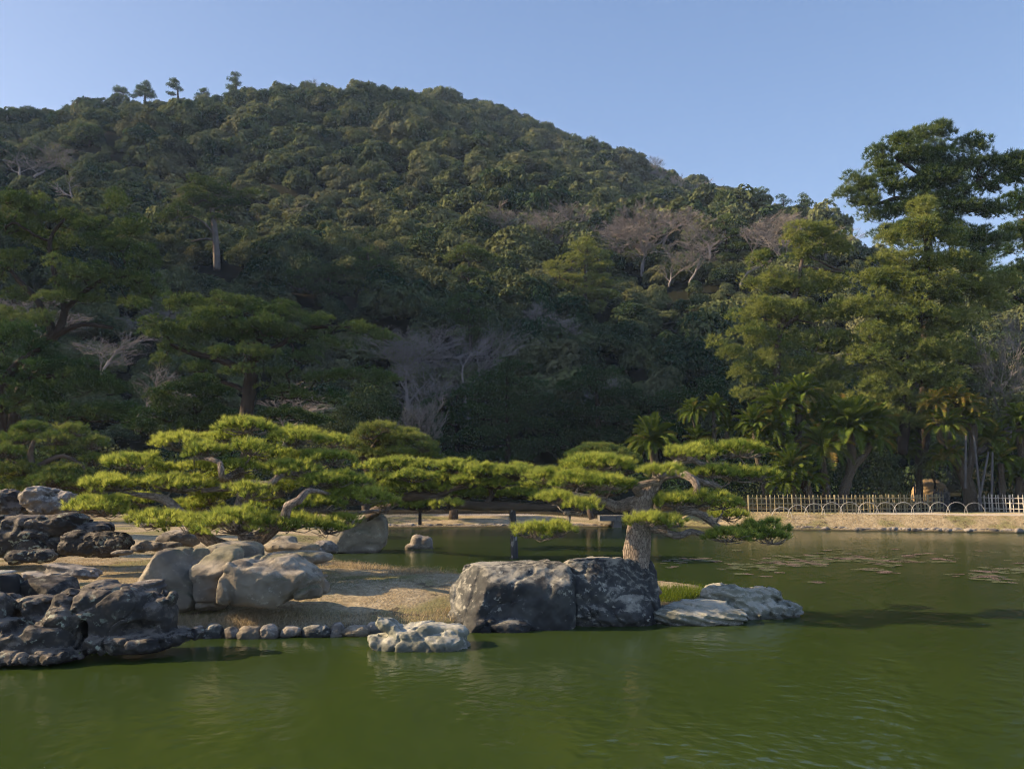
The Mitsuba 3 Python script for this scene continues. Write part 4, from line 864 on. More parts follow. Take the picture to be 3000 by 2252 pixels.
hill_pine('slim layered pine rising from the grey bare trees', 101.0, [(1380, 1080, 5), (1378, 1000, 4.5), (1374, 930, 4), (1372, 880, 3)],
    [(1365, 880, 60, 14), (1340, 910, 46, 14), (1400, 920, 50, 14), (1370, 945, 60, 16), (1410, 985, 46, 16), (1350, 985, 40, 12)], 626, tone0=0.55)
hill_pine('yellowish layered pine high on the right slope', 150.0, [(2130, 740, 4), (2126, 690, 3.5), (2122, 650, 2.5)],
    [(2122, 650, 36, 10), (2105, 672, 40, 10), (2140, 690, 46, 10), (2110, 715, 50, 12), (2145, 735, 46, 12), (2120, 760, 50, 12)], 627, tone0=0.8)
for i, (txt, Y, tr, el) in enumerate([
    ('flat wind bent pine leftmost on the ridge skyline', 318, [(372, 300, 3), (366, 284, 2.5), (356, 270, 1.5)], [(352, 264, 22, 5), (368, 272, 14, 4), (392, 284, 13, 4), (340, 270, 10, 3)]),
    ('bushy pine second from the left on the ridge skyline', 318, [(424, 300, 4), (426, 275, 3), (430, 250, 1.5)], [(430, 250, 12, 7), (412, 258, 15, 7), (430, 268, 24, 8), (408, 276, 16, 7), (440, 282, 18, 7)]),
    ('slender leaning pine third from the left on the ridge skyline', 318, [(522, 292, 3), (520, 265, 2.5), (512, 240, 1.5)], [(510, 240, 16, 5), (504, 252, 16, 6), (522, 262, 12, 5), (502, 276, 12, 5)]),
    ('tallest narrow pine of the left ridge skyline', 318, [(694, 292, 4), (692, 260, 3), (688, 218, 1.5)], [(689, 220, 12, 6), (684, 236, 17, 6), (698, 248, 12, 5), (678, 258, 18, 8), (690, 274, 24, 9), (668, 284, 18, 8)]),
    ('small pine poking above the shoulder of the left ridge', 318, [(597, 292, 2.5), (597, 270, 1.5)], [(597, 268, 13, 5), (606, 276, 10, 4), (588, 280, 14, 5)]),
    ('tiny pine on the skyline at the left edge', 318, [(40, 345, 2.5), (38, 325, 1.5)], [(38, 324, 9, 6), (30, 334, 14, 5), (48, 338, 14, 5)]),
    ('domed pine on the right ridge below the summit slope', 178, [(2225, 640, 4), (2222, 600, 3), (2222, 575, 2)], [(2222, 566, 30, 8), (2200, 578, 26, 8), (2240, 584, 24, 8), (2222, 600, 34, 8)]),
    ('open layered pine on the right ridge skyline', 178, [(2366, 660, 4), (2362, 620, 3), (2358, 578, 1.5)], [(2358, 576, 10, 7), (2350, 592, 20, 6), (2372, 600, 26, 6), (2348, 610, 24, 6), (2366, 626, 36, 8)]),
    ('small broken topped pine between the two right ridge pines', 178, [(2297, 650, 3), (2296, 610, 2.5), (2294, 582, 1.5)], [(2294, 582, 9, 6), (2306, 592, 11, 5), (2290, 606, 14, 5), (2300, 622, 18, 7)]),
    ('broad pine at the foot of the summit slope on the right', 172, [(2118, 640, 3.5), (2122, 600, 3), (2128, 575, 2)], [(2128, 572, 26, 10), (2108, 588, 26, 9), (2140, 592, 22, 9), (2110, 606, 34, 10)]),
    ('pale green pine high on the left slope', 235, [(262, 430, 3), (262, 400, 2.5), (262, 380, 2)], [(262, 378, 34, 7), (236, 392, 26, 6), (285, 392, 26, 6), (225, 414, 26, 6), (262, 408, 30, 7)])]):
    hill_pine(txt, Y, tr, el, 640 + i, csize=0.9 if Y > 200 else 0.8, L=0.7 if Y > 200 else 0.5, w=0.12 if Y > 200 else 0.09, per=1.0, nn=7, sprig=12)

# dark shaded conifers at the foot of the hill, in the middle
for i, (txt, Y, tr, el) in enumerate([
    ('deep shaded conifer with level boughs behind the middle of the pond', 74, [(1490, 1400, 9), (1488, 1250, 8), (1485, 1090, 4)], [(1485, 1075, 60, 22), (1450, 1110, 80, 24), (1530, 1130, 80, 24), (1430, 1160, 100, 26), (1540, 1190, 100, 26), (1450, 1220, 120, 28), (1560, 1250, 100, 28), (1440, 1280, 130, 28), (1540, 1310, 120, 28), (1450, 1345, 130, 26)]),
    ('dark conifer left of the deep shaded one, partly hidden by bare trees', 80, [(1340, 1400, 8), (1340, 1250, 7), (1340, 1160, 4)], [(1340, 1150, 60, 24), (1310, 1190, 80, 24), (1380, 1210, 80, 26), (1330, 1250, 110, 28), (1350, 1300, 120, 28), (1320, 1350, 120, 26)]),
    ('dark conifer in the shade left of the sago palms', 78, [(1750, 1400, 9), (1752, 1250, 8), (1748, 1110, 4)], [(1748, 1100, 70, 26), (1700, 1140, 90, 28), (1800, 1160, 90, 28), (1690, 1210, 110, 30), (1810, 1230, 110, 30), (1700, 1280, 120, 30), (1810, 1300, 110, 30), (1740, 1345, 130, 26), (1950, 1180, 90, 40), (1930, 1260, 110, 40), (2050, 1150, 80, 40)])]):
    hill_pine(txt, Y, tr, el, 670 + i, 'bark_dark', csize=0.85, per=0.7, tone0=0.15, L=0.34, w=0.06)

# ------------------------------------------------------------------ leafless trees
def leafless(text, Y, bx, by, tx, ty, hw, seed, r0=7.0, depth=5, bark='bare_twig', nkid=3, up=0.5, thr=0.06):
    key = thing('bare_tree', text, 'bare tree')
    Yh = hill_Y(bx, by) if Y > 85 else None
    if Yh: Y = Yh - 1.0
    g = rs(seed); s = pxm(Y)
    if Yh: q = at(bx, by, Y); HOLES.append((q[0], q[1] - 1.5, min(hw * s * 0.5, 4.2)))
    ch = bare_tree(at(bx, by, Y), at(tx, ty, Y), hw * s, g, depth, r0 * s, up, nkid)
    mn = 0.10 * s * 5.0
    ch = [(p, np.maximum(r, 0.42 * s), l) for p, r, l in ch]
    build_wood(key, ch, bark, max(thr, 2.2 * s), 6, 0.0, (), seed, 3, 8)
leafless('silvery bare tree with a fanned crown at the centre of the hillside', 98, 1580, 1040, 1610, 880, 105, 701, 5)
leafless('tall grey bare tree with two long stems, left of centre', 92, 1374, 1230, 1330, 930, 150, 702, 6)
leafless('grey purple bare tree behind the right arm of the flat topped pine', 88, 1200, 1210, 1180, 950, 150, 703, 6, 6)
leafless('leaning bare tree low in the dark hollow', 86, 1290, 1330, 1260, 1060, 120, 704, 5)
leafless('pale bare tree crown largest on the right slope', 150, 1880, 800, 1890, 610, 110, 705, 5, 6)
for i, (x, y, hw, t) in enumerate([(1800, 700, 90, 'hazy grey bare tree overlapping the largest pale crown from the left'), (1940, 660, 80, 'hazy grey bare tree between the two pale crowns of the right slope'), (2080, 690, 80, 'hazy grey bare tree below the broad ridge pine'), (1580, 690, 80, 'hazy grey bare tree well left of the largest pale crown'), (2200, 700, 70, 'hazy grey bare tree under the domed ridge pine'), (1690, 660, 80, 'hazy grey bare tree high above the cone shaped pine'), (1880, 740, 90, 'hazy grey bare tree just below the largest pale crown'), (2020, 760, 80, 'hazy grey bare tree lowest below the two pale crowns'), (2290, 720, 80, 'hazy grey bare tree left of the open layered ridge pine')]):
    leafless(t, 150, x, y + 70, x, y - 60, hw, 780 + i, 4, 5, 'bare_twig', 3, 0.9)
leafless('pale bare tree right of the largest pale crown', 156, 2010, 730, 2030, 610, 75, 706, 4)
leafless('low pale bare tree left of the largest pale crown', 150, 1500, 740, 1500, 630, 95, 707, 4)
leafless('pinkish bare tree behind the left edge pines', 62, 130, 1020, 120, 850, 160, 708, 6)
leafless('pinkish bare tree between the tall left pine and the flat topped pine', 60, 290, 1120, 300, 950, 120, 709, 6)
leafless('low bare tree with dense fine twigs left of the flat topped pine trunk', 56, 400, 1260, 410, 1050, 140, 710, 7)
leafless('bare tree showing behind the flat topped pine trunk', 58, 830, 1310, 820, 1130, 130, 711, 7)
leafless('dim bare tree in the shade at the foot of the hill', 84, 1780, 1280, 1790, 1090, 90, 712, 4)
leafless('purple grey bare tree high on the left slope', 205, 100, 520, 110, 415, 95, 713, 4)
leafless('pale bare tree just below the right ridge', 165, 2280, 740, 2280, 640, 100, 714, 4)
leafless('small pale bare tree below the ridge behind the olive pine', 160, 2420, 760, 2430, 680, 80, 715, 4)
leafless('grey bare tree with tangled twigs at the right edge', 58, 2960, 1330, 2930, 900, 130, 716, 9, 6, 'bare_twig', 3, 0.4)
leafless('brown bare shrub of upright twigs beside the round evergreen bush', 46, 1210, 1400, 1190, 1160, 95, 717, 5, 5, 'bare_twig', 4, 1.2)
leafless('pale twiggy bare tree on the lower left slope', 120, 470, 1010, 480, 900, 90, 718, 4)
leafless('faint bare tree on the skyline near the summit', 322, 905, 272, 905, 242, 26, 719, 2, 4)
for i, (x, y, hw, t) in enumerate([(1700, 800, 70, 'wispy bare tree between the cone shaped pine and the largest pale crown'), (1960, 800, 70, 'wispy bare tree under the largest pale crown'), (2170, 800, 80, 'wispy bare tree left of the olive pine top'), (1420, 700, 60, 'wispy bare tree above the flat domed hill pine'),
                                   (60, 480, 70, 'wispy bare tree on the far left slope below the ridge'), (220, 560, 80, 'wispy bare tree on the left slope above the tall left pine'), (1130, 1010, 90, 'wispy bare tree behind the tip of the flat topped pine arm'), (1470, 1040, 80, 'wispy bare tree right of the slim layered pine'), (840, 640, 60, 'wispy bare tree in the middle of the upper slope')]):
    leafless(t, 140, x, y + 40, x + 6, y - 50, hw, 760 + i, 3.5, 3)
for i, (x, y, hw) in enumerate([(2000, 548, 40), (1950, 525, 40), (2060, 560, 35), (1910, 500, 30)]):
    leafless(['brown bare tree on the right flank of the summit, second from the bottom', 'brown bare tree on the right flank of the summit, third from the bottom', 'lowest brown bare tree on the right flank of the summit', 'uppermost brown bare tree on the right flank of the summit'][i],
             300, x, y + 20, x, y - 38, hw, 730 + i, 2.2, 4)

NF = forest()

# round evergreen bushes and undergrowth
def bush(base, text, cat, Y, ells, seed, ls=0.09, dens=1.0, tone=0.4, bsdf='broadleaf', stems=True, kind=None):
    g = rs(seed); s = pxm(Y); C, Nn, t = [], [], []
    for e in ells:
        c0 = at(e[0], e[1], Y + (e[4] if len(e) > 4 else 0)); R = np.array([e[2] * s, e[2] * s * 0.8, e[3] * s])
        n = int(np.pi * R[0] * R[2] * 3.2 * dens / (ls * ls)) // 2
        q = unit(g.randn(n, 3)); q[:, 2] = np.where(q[:, 2] < -0.5, -q[:, 2], q[:, 2])
        lump = nnoise(q * 2.6 + seed) - 0.4
        C.append(c0 + q * R * (0.82 + 0.35 * lump[:, None] + 0.12 * g.randn(n, 1))); Nn.append(q); t.append(np.full(n, tone) + 0.3 * lump)
    v, f, u = leaves(np.vstack(C), np.vstack(Nn), ls, g, np.clip(np.concatenate(t), 0, 1))
    if kind == 'stuff':
        k = thing(base, text, cat, None, kind); add(k, (v, f), bsdf, False, u); return k
    k = thing(base, text, cat)
    part(k, 'foliage', (v, f), bsdf, False, u)
    if stems:
        e = ells[0]; c0 = at(e[0], e[1], Y); b = np.array([c0[0], c0[1], 0.3])
        st = [tube(np.array([b + g.randn(3) * [0.12, 0.12, 0], (b + c0) / 2 + g.randn(3) * 0.1, c0 + g.randn(3) * R * 0.3]), [0.05, 0.04, 0.02], 5) for i in range(4)]
        m, uu = join(st); part(k, 'stems', m, 'bark_dark', True, uu)
    return k
bush('evergreen_bush', 'tall round topped evergreen bush at the dark gap left of centre', 'bush', 47.0, [(1235, 1290, 55, 100), (1265, 1250, 30, 60), (1215, 1340, 60, 60)], 801, 0.075, 1.2, 0.3)
bush('evergreen_bush', 'olive leafy bush behind the right end of the flat topped pine', 'bush', 48.5, [(1090, 1190, 80, 70), (1130, 1230, 60, 60), (1040, 1250, 80, 60), (980, 1290, 90, 50)], 802, 0.08, 1.0, 0.5)
bush('evergreen_bush', 'glossy leafed bush under the grey bare tree at the right', 'bush', 58.0, [(2900, 1150, 90, 90), (2960, 1100, 60, 70), (2860, 1230, 80, 60), (2980, 1220, 60, 70)], 803, 0.10, 0.9, 0.3)
bush('evergreen_bush', 'small leaved bush behind the straw mound at the gate', 'bush', 58.0, [(2730, 1355, 42, 34), (2700, 1380, 30, 20)], 804, 0.08, 1.0, 0.55)
bush('undergrowth', 'dark shrubs and leaves beneath the garden trees', 'undergrowth', 57.0,
     [(2020, 1450, 90, 34, 1), (2150, 1440, 110, 44, 1.5), (2290, 1440, 110, 50, 1.5), (2420, 1440, 100, 54, 1.5), (2540, 1440, 90, 60, 1.5), (2625, 1430, 44, 66, 0.5), (2880, 1450, 70, 44, 1.5), (3000, 1445, 90, 50, 1.5), (2700, 1405, 90, 50, 6), (2060, 1390, 120, 60), (2230, 1380, 130, 80), (2380, 1370, 120, 90), (2520, 1380, 100, 90, 0.5), (2595, 1390, 50, 80), (2870, 1380, 80, 80), (2990, 1370, 80, 90), (3120, 1380, 90, 90), (1900, 1410, 100, 50, 4), (1760, 1410, 110, 45, 6), (1600, 1400, 110, 45, 8), (1440, 1400, 110, 45, 8), (1290, 1400, 100, 50, 8), (1150, 1400, 110, 60, 4), (980, 1390, 120, 70, 0),
      (820, 1380, 120, 70, -4), (650, 1390, 120, 70, -6), (480, 1400, 120, 60, -10), (330, 1400, 110, 70, -12), (180, 1390, 120, 80, -12), (0, 1390, 130, 90, -12), (-180, 1380, 130, 100, -12)], 810, 0.13, 0.8, 0.0, 'broadleaf', False, 'stuff')

# ------------------------------------------------------------------ sago palms
def frond_mesh(g, L=1.0, droop=0.5):
    n = 13; t = np.linspace(0, 1, n)
    x = L * (t - 0.12 * t ** 3); z = L * (0.30 * t - droop * t ** 2)
    P = np.stack([x, t * 0, z], -1)
    v, f, u = tube(P, np.linspace(0.016, 0.004, n), 3, cap=False)
    ps = [(v, f, np.stack([np.full(len(v), 0.3), u[:, 1]], -1))]
    m = 22
    tt = np.linspace(0.10, 0.99, m)
    c = np.stack([np.interp(tt, t, P[:, 0]), tt * 0, np.interp(tt, t, P[:, 2])], -1)
    ln = L * 0.25 * np.sin(np.pi * (0.12 + 0.80 * tt)) ** 0.7
    for sgn in (-1, 1):
        d = unit(np.stack([0.62 + 0 * tt, sgn * np.ones(m), 0.30 - 0 * tt], -1))
        wv_ = np.stack([np.ones(m), 0 * tt, -0.35 + 0 * tt], -1) * 0.075 * L
        tip = c + d * ln[:, None]
        vv = np.stack([c - wv_ * 0.5, c + wv_ * 0.5, tip], 1).reshape(-1, 3)
        ff = np.arange(3 * m).reshape(-1, 3)
        ps.append((vv, ff, np.stack([np.repeat(0.25 + 0.25 * g.rand(m), 3), np.tile([0, 0, 1.0], m)], -1)))
    return join(ps)
for k in range(4):
    m, u = frond_mesh(rs(900 + k), 1.0, [0.22, 0.38, 0.55, 0.8][k])
    group_shape(f'frond_shape_{k}', m, 'frond_leaf', False, u)
    u2 = u.copy(); u2[:, 0] = np.clip(u2[:, 0] + 0.55, 0, 1)
    group_shape(f'old_frond_shape_{k}', m, 'frond_leaf', False, u2)
def sago(text, heads, seed, trunks, Y=51.0):
    """heads: [(px, py, radius px, old)], trunks: [[(px, py, r px), ...]] bottom to top."""
    key = thing('sago_palm', text, 'sago palm')
    g = rs(seed)
    for l in trunks:
        P, R = resample([at(a[0], a[1], Y + (a[3] if len(a) > 3 else 0)) for a in l], [a[2] * pxm(Y) for a in l], 0.25)
        v, f, u = tube(P, R * (1 + 0.05 * g.randn(len(R))), 10, 0.1, seed)
        part(key, 'trunk', (v, f), 'palm_trunk', True, u)
    for h in heads:
        c = at(h[0], h[1], Y + (h[4] if len(h) > 4 else 0)); R = h[2] * pxm(Y) * 1.3
        n = 50; old = h[3] if len(h) > 3 else 0.15
        for i in range(n):
            a = i * 2.399963 + g.rand() * 0.3; e = 1.25 - 1.45 * ((i + 0.5) / n) ** 0.9 + 0.12 * g.randn()
            kk = int(np.clip(3.6 * (i / n) + g.randn() * 0.5, 0, 3))
            o = g.rand() < old * (0.4 + 1.2 * i / n)
            M = xform(c, 0, (1, 1, 1))
            ce, se = math.cos(e), math.sin(e)
            Ry = np.array([[ce, 0, -se], [0, 1, 0], [se, 0, ce]]); Rz = np.array([[math.cos(a), -math.sin(a), 0], [math.sin(a), math.cos(a), 0], [0, 0, 1]])
            M[:3, :3] = Rz @ Ry * (R * (0.85 + 0.3 * g.rand()))
            inst(num(key + '__frond'), ('old_' if o else '') + f'frond_shape_{kk}', M)
    return key
sago('round sago palm head rising behind the right garden pine', [(1912, 1292, 66, 0.05), (1900, 1300, 50, 0.05)], 901, [[(1925, 1500, 12), (1922, 1400, 12), (1912, 1300, 12)]], 55.5)
sago('slim twin stemmed sago palm, leftmost behind the pond', [(2030, 1207, 36), (2093, 1199, 38), (2041, 1290, 40), (2131, 1256, 40)], 902,
     [[(2055, 1480, 8), (2050, 1330, 7), (2043, 1280, 6.5), (2030, 1212, 6)], [(2100, 1480, 8), (2093, 1340, 7), (2092, 1204, 6)], [(2120, 1400, 8), (2131, 1262, 7)]], 56.5)
sago('tallest sago palm of the dense middle cluster', [(2346, 1158, 56), (2285, 1196, 62), (2208, 1242, 50, 0.12), (2262, 1264, 60, 0.12), (2382, 1237, 52), (2225, 1300, 45, 0.1), (2300, 1320, 45)], 903,
     [[(2390, 1490, 13), (2350, 1400, 13), (2338, 1300, 11), (2344, 1165, 10)], [(2350, 1400, 11), (2310, 1320, 10), (2285, 1205, 9)], [(2330, 1350, 11), (2290, 1310, 10), (2262, 1270, 9)], [(2250, 1480, 9), (2220, 1340, 9), (2208, 1250, 8)]], 55.0)
sago('big headed sago palm with two leaning trunks right behind the fence', [(2488, 1256, 84, 0.08), (2407, 1310, 70, 0.15), (2560, 1240, 60, 0.1), (2565, 1292, 56, 0.1), (2455, 1225, 55, 0.05)], 904,
     [[(2424, 1500, 13), (2420, 1430, 12), (2412, 1380, 11), (2405, 1318, 11)], [(2455, 1500, 16), (2475, 1430, 14), (2495, 1360, 13), (2490, 1262, 12)], [(2495, 1370, 12), (2540, 1320, 10), (2562, 1260, 9)]], 54.5)
sago('low young sago palm behind the left end of the fence', [(2316, 1372, 58, 0.02), (2366, 1402, 48, 0.02), (2290, 1420, 40, 0.02)], 905, [[(2340, 1495, 9), (2325, 1440, 9), (2316, 1378, 8)], [(2375, 1490, 9), (2366, 1408, 8)]], 53.6)
sago('sago palm with a thick leaning trunk and yellowing fronds, right of the gate', [(2768, 1248, 54, 0.3), (2850, 1232, 52, 0.25), (2737, 1183, 40, 0.9), (2798, 1168, 40, 0.9), (2832, 1192, 42, 0.8), (2760, 1205, 36, 0.5), (2780, 1330, 40, 0.4), (2905, 1290, 44, 0.2), (2760, 1350, 36, 0.2)], 906,
     [[(2848, 1500, 20), (2838, 1430, 18), (2815, 1370, 16), (2785, 1310, 14), (2770, 1255, 12)], [(2830, 1400, 13), (2850, 1320, 12), (2850, 1240, 11)], [(2790, 1320, 11), (2755, 1280, 10), (2738, 1190, 9)], [(2850, 1330, 10), (2885, 1310, 9), (2905, 1298, 9)], [(2845, 1260, 9), (2820, 1220, 8), (2798, 1176, 8)]], 55.5)
sago('short sago palm behind the gate gap', [(2689, 1232, 48, 0.1), (2640, 1260, 50, 0.05), (2640, 1320, 48, 0.05)], 907, [[(2695, 1480, 10), (2692, 1380, 10), (2689, 1240, 9)]], 58.5)
sago('sago palm at the right edge of the view', [(2983, 1228, 44, 0.1), (3010, 1270, 50, 0.1), (2930, 1350, 45, 0.1), (2985, 1390, 46, 0.1)], 908, [[(3000, 1500, 14), (2998, 1380, 12), (2985, 1236, 10)], [(2940, 1500, 9), (2932, 1358, 8)], [(2985, 1500, 9), (2985, 1398, 8)]], 55.0)

# timber props under the leaning sago palm
for i, (x0, y0, x1, y1, t) in enumerate([(2876, 1500, 2853, 1275, 'long pale prop pole leaning against the sago palm trunk'), (2868, 1470, 2896, 1325, 'short pale prop pole crossing the long one at its foot'), (2905, 1500, 2908, 1325, 'upright bluish prop pole, rightmost of the three'),
                                         (2828, 1430, 2830, 1275, 'thin pale prop pole behind the thick leaning trunk')]):
    k = thing('prop_pole', t, 'pole')
    v, f, u = tube([at(x0, y0, 54.0), at((x0 + x1) / 2, (y0 + y1) / 2, 54.0), at(x1, y1, 54.3)], [0.085, 0.075, 0.065], 8)
    add(k, (v, f), 'wood_grey', 40)

# ------------------------------------------------------------------ bamboo fences, hoops, gate
def rod(a, b, r, sides=7):
    return tube([a, np.asarray(a) * 0.5 + np.asarray(b) * 0.5, b], r, sides)
def gz(x, y): return float(ground_z(np.array([x]), np.array([y]))[0])
def fence(text, line, gap, bsdf, hgt=1.0, post_every=5, seed=0):
    key = thing('bamboo_fence', text, 'fence'); g = rs(seed)
    P = np.array([gnd(x, y, 0.8)[:2] if Y is None else at(x, y, Y)[:2] for x, y, Y in line])
    seg = np.linalg.norm(np.diff(P, axis=0), axis=1); cum = np.concatenate([[0], np.cumsum(seg)]); n = int(cum[-1] / gap)
    def pos(s): return np.array([np.interp(s, cum, P[:, 0]), np.interp(s, cum, P[:, 1])])
    for hh in (0.20, 0.50, 0.80):
        pts = [np.array([*pos(s), gz(*pos(s)) + hh * hgt + 0.01 * g.randn()]) for s in np.linspace(0, cum[-1], max(4, int(cum[-1] / 1.2)))]
        v, f, u = tube(pts, 0.03, 7); part(key, 'rail', (v, f), bsdf, 50)
    for i in range(n + 1):
        s = min(i * gap, cum[-1]); q = pos(s); d = pos(min(s + 0.1, cum[-1])) - pos(max(s - 0.1, 0)); d = unit(d); nrm = np.array([-d[1], d[0]])
        z = gz(*q)
        if i % post_every == 0:
            v, f, u = rod([*(q), z - 0.1], [*(q), z + hgt * 1.0], 0.055, 9); part(key, 'post', (v, f), bsdf, 50)
        else:
            o = nrm * (0.045 if i % 2 else -0.045); t = g.randn(2) * 0.012
            v, f, u = rod([*(q + o), z - 0.05], [*(q + o + t), z + hgt * (0.97 + 0.05 * g.rand())], 0.029); part(key, 'bamboo_pole', (v, f), bsdf, 50)
    return key
fence('greenish bamboo lattice fence left of the gate gap', [(2140, 0, 51.6), (2280, 0, 51.3), (2450, 0, 51.4), (2590, 0, 53.2), (2665, 0, 55.6)], 0.27, 'bamboo', 1.14, 5, 1)
fence('weathered pale bamboo lattice fence right of the gate gap', [(2735, 0, 56.3), (2785, 0, 54.0), (2860, 0, 52.0), (3000, 0, 50.3), (3160, 0, 49.0)], 0.27, 'bamboo_pale', 1.14, 5, 2)
for i, px in enumerate([2290, 2338, 2387, 2438, 2491, 2544, 2596, 2648, 2700, 2752, 2804, 2856]):
    Yh = 48.3 + 0.5 * math.sin(i * 0.35) - 0.02 * abs(i - 8)
    k = thing('bamboo_hoop', f'thin bamboo hoop of the low arched edging along the path, {ORD[i]} from the left', 'hoop', 'arched bamboo hoops along the path')
    c = at(px, 1500, Yh); w_ = 0.60
    th = np.linspace(0, np.pi, 15); zb = gz(c[0], Yh)
    p = np.stack([c[0] - w_ * np.cos(th), c[1] + 0.04 * np.cos(th), zb - 0.06 + 0.80 * np.sin(th) ** 0.75], -1)
    v, f, u = tube(p, 0.016, 6); add(k, (v, f), 'bamboo_pale', 50)
# gate gap: low bar with dark board, brushwood screen, straw mound
k = thing('low_barrier', 'low wooden bar with two short posts closing the gate gap', 'barrier')
gY = 56.4
for x in (2682, 2742):
    b = at(x, 1480, gY); z = gz(b[0], b[1]); v, f, u = rod([b[0], b[1], z - 0.1], [b[0], b[1], z + 0.62], 0.06, 8); part(k, 'post', (v, f), 'wood_dark', 40)
a_, b_ = at(2676, 1480, gY), at(2750, 1480, gY)
v, f, u = rod([a_[0], gY, gz(*a_[:2]) + 0.55], [b_[0], gY, gz(*b_[:2]) + 0.55], 0.075, 8); part(k, 'bar', (v, f), 'wood_dark', 40)
k = thing('brushwood_screen', 'short upright screen of grey brushwood sticks beside the gate gap', 'fence'); g = rs(5)
for i in range(26):
    t = i / 25; b = at(2736 + 46 * t, 1480, 57.6 - 2.0 * t); z = gz(b[0], b[1])
    v, f, u = rod([b[0], b[1], z - 0.05], [b[0] + 0.05 * g.randn(), b[1], z + 1.25 + 0.15 * g.randn()], 0.035, 6); part(k, 'stick', (v, f), 'wood_grey', 40)
k = thing('straw_mound', 'sunlit mound of brown straw behind the gate gap', 'straw mound')
v, f = rock([(np.array([at(2725, 1440, 60)[0], 60.0, 1.75]), np.array([1.25, 0.9, 1.25]), 2.3, 0, 0)], 0.08, 91, amp=0.06, freq=1.0, strata=0.05)
part(k, 'heap', (v, f), 'straw', True)
k = thing('gate_post', 'slender dark bamboo post at the left side of the gate gap', 'post')
b = at(2682, 1480, 56.0); z = gz(b[0], b[1]); v, f, u = rod([b[0], b[1], z - 0.1], [b[0], b[1], z + 1.9], 0.05, 8); add(k, (v, f), 'wood_dark', 40)
# stone slab bridge over the inlet on the far bank
import trimesh
k = thing('slab_bridge', 'low grey stone slab bridge over the inlet behind the pine trunk', 'bridge')
a_, b_ = at(1755, 1500, 50.0), at(1945, 1500, 50.0)
for i in range(4):
    x0 = a_[0] + (b_[0] - a_[0]) * i / 4; x1 = a_[0] + (b_[0] - a_[0]) * (i + 1) / 4
    m = trimesh.creation.box([x1 - x0 - 0.02, 1.4, 0.32]); m.apply_translation([(x0 + x1) / 2, 50.3, 0.56 + 0.006 * (i % 2)]); part(k, 'slab', (m.vertices, m.faces), 'stone_cut')
for x in (a_[0] + 1.1, b_[0] - 0.8):
    m = trimesh.creation.box([0.5, 1.1, 0.9]); m.apply_translation([x, 50.3, -0.054]); part(k, 'pier', (m.vertices, m.faces), 'stone_cut')

# ------------------------------------------------------------------ floating leaves
def disc_leaf(seed):
    g = rs(seed); n = 11; a = np.linspace(0.25, 2 * np.pi - 0.25, n); r = 1 + 0.08 * g.randn(n)
    v = np.vstack([[[0, 0, 0.02]], np.stack([np.cos(a) * r, np.sin(a) * r, 0.03 * g.randn(n) + 0.04], -1)])
    return v, np.array([[0, i, i + 1] for i in range(1, n)])
for k_ in range(4): group_shape(f'lily_shape_{k_}', disc_leaf(k_), 'lily_leaf', False)
g = rs(23); made = 0
spots = []
while made < 298:
    if g.rand() < 0.66: px, py = 2500 + 190 * g.randn(), 1650 + 17 * g.randn()
    elif g.rand() < 0.6: px, py = 2100 + 110 * g.randn(), 1632 + 11 * g.randn()
    else: px, py = 2900 + 80 * g.randn(), 1680 + 12 * g.randn()
    if not (1940 < px < 3040 and 1606 < py < 1730): continue
    p = gnd(px, py); c = nnoise(np.array([p[0] * 0.9, p[1] * 0.6, 1.0]))
    if c < 0.42: continue
    if any((p[0] - q[0]) ** 2 + (p[1] - q[1]) ** 2 < 0.03 for q in spots): continue
    spots.append(p); made += 1
    k = thing('lily_pad', 'small reddish brown lily leaf floating in the right part of the pond', 'lily pad', 'floating lily leaves')
    s = 0.10 + 0.12 * g.rand() ** 1.5; inst(k, f'lily_shape_{g.randint(4)}', xform([p[0], p[1], 0.006], g.rand() * 6.28, (s * 1.3, s, s * 0.8)))

# ------------------------------------------------------------------ dry grass
def blades(xy, h, w, g, lean=0.35, tone=0.5):
    N = len(xy); z = ground_z(xy[:, 0], xy[:, 1])
    c = np.column_stack([xy, z - 0.01]); a = g.rand(N) * 2 * np.pi
    side = np.stack([np.cos(a), np.sin(a), a * 0], -1) * (w * (0.6 + 0.8 * g.rand(N)))[:, None]
    tip = c + np.stack([lean * g.randn(N), lean * g.randn(N), np.ones(N)], -1) * (h * (0.5 + 0.9 * g.rand(N)))[:, None]
    v = np.stack([c - side, c + side, tip], 1).reshape(-1, 3)
    t = np.clip(tone + 0.25 * g.randn(N), 0, 1)
    return v, np.arange(3 * N).reshape(-1, 3), np.stack([np.repeat(t, 3), np.tile([0, 0, 1.0], N)], -1)
g = rs(31)
def scatter(n, x0, x1, y0, y1, dmin, dmax):
    q = np.column_stack([x0 + (x1 - x0) * g.rand(n), y0 + (y1 - y0) * g.rand(n)]); d = sdf_at(q[:, 0], q[:, 1])
    return q[(d > dmin) & (d < dmax)], None
lawn, _ = scatter(260000, -14, 2.4, 11.5, 27, 0.25, 30)
dens = nnoise(np.column_stack([lawn * 1.6, lawn[:, :1] * 0])); keep = g.rand(len(lawn)) < 0.25 + 0.9 * dens
v1 = blades(lawn[keep], 0.035, 0.005, g, 0.6)
edge, _ = scatter(150000, -14, 2.4, 11.5, 27, 0.02, 0.75); v2 = blades(edge, 0.13, 0.005, g, 0.45, 0.65)
m, u = join([v1, v2]); k = thing('dry_grass', 'short straw coloured winter grass on the near lawn, longer at the water edge', 'grass', None, 'stuff'); add(k, m, 'grass_blade', False, u)
far, _ = scatter(110000, -6, 30, 42, 51, 0.15, 2.9); v3 = blades(far, 0.05, 0.016, g, 0.8, 0.5)
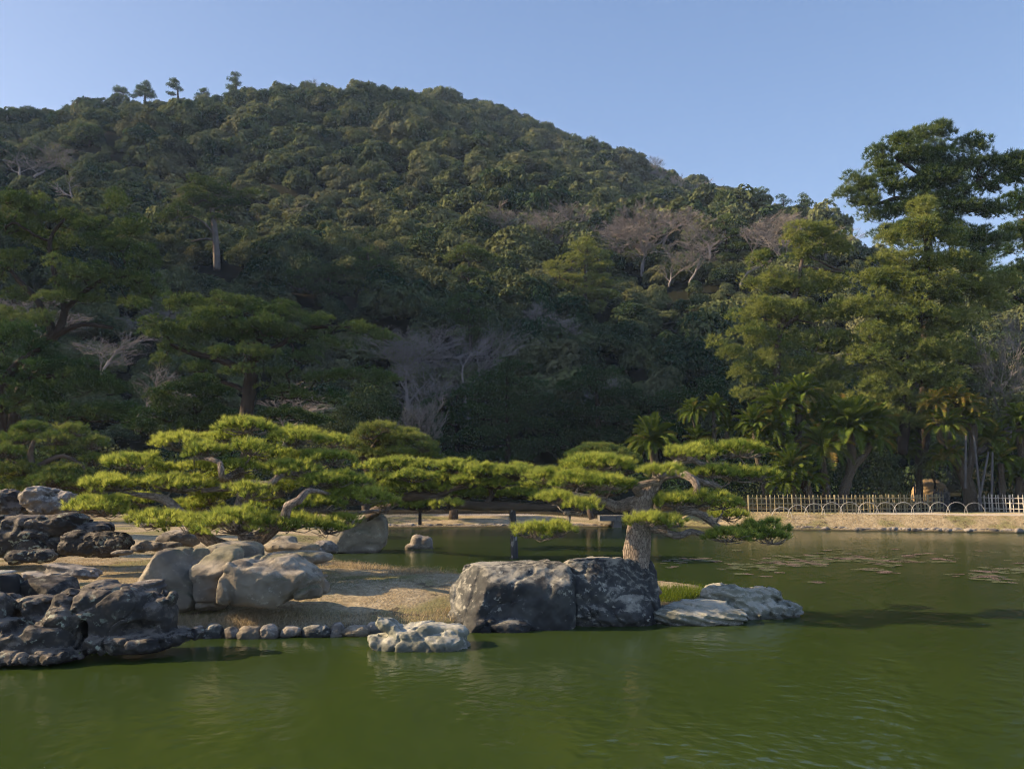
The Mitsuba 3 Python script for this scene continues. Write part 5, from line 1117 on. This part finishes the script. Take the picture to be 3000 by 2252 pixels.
k = thing('bank_grass', 'dry tan grass on the sloping far bank', 'grass', None, 'stuff'); add(k, v3[:2], 'grass_blade', False, v3[2])
tip = np.array([gnd(1990 + 75 * g.randn(), 1748 + 12 * g.randn(), 0.1)[:2] for i in range(5000)]); tip = tip[sdf_at(tip[:, 0], tip[:, 1]) > 0.0]
v4 = blades(tip, 0.16, 0.006, g, 0.4, 0.5)
k = thing('green_grass', 'fresh green grass on the tip of the islet', 'grass', None, 'stuff'); add(k, v4[:2], 'green_blade', False, v4[2])

g = rs(41)
P = np.array([gnd(px, py, 0.03 + 0.12 * g.rand()) + [0, -0.05 - 0.1 * g.rand(), 0] for px, py in np.column_stack([130 + 240 * g.rand(2600), 1880 + 16 * g.randn(2600) * 0.7])])
v, f, u = leaves(P, np.tile([0, -0.6, 0.8], (len(P), 1)), 0.018, g, np.full(len(P), 0.3))
k = thing('moss', 'dark green moss at the foot of the black pitted water rocks', 'moss', None, 'stuff'); add(k, (v, f), 'green_blade', False, u)
xy = []
for px, py, hw, n in [(215, 1690, 75, 700), (300, 1622, 70, 450), (110, 1650, 60, 350), (520, 1778, 90, 500), (700, 1776, 60, 400), (850, 1768, 100, 500), (1320, 1800, 40, 700), (1250, 1815, 70, 900), (470, 1612, 70, 300), (900, 1655, 60, 500), (1050, 1672, 110, 900), (1220, 1690, 90, 800)]:
    for _ in range(n):
        q = gnd(px + hw * g.randn() * 0.6, py + 4 * g.randn(), 0.45)
        xy.append(q[:2])
xy = np.array(xy); xy = xy[sdf_at(xy[:, 0], xy[:, 1]) > 0.05]
v5 = blades(xy, 0.15, 0.005, g, 0.5, 0.75)
k = thing('grass_tufts', 'longer straw coloured grass tufts around the rocks and along the back of the lawn', 'grass', None, 'stuff'); add(k, v5[:2], 'grass_blade', False, v5[2])

# ------------------------------------------------------------------ haze
HTOP = float(HZ.max()) + 16.0
scene['haze_air'] = {'type': 'homogeneous', 'albedo': {'type': 'rgb', 'value': [0.94, 0.95, 0.97]}, 'sigma_t': HAZE}
scene['haze'] = {'type': 'cube', 'to_world': T().translate([0, 300, HTOP / 2 - 3]).scale([4200, 4200, HTOP / 2 + 3]), 'bsdf': {'type': 'null'}, 'interior': {'type': 'ref', 'id': 'haze_air'}}
scene['camera']['medium'] = {'type': 'ref', 'id': 'haze_air'}
label('haze', 'thin bluish winter air softening the far hillside', 'haze', 'stuff')
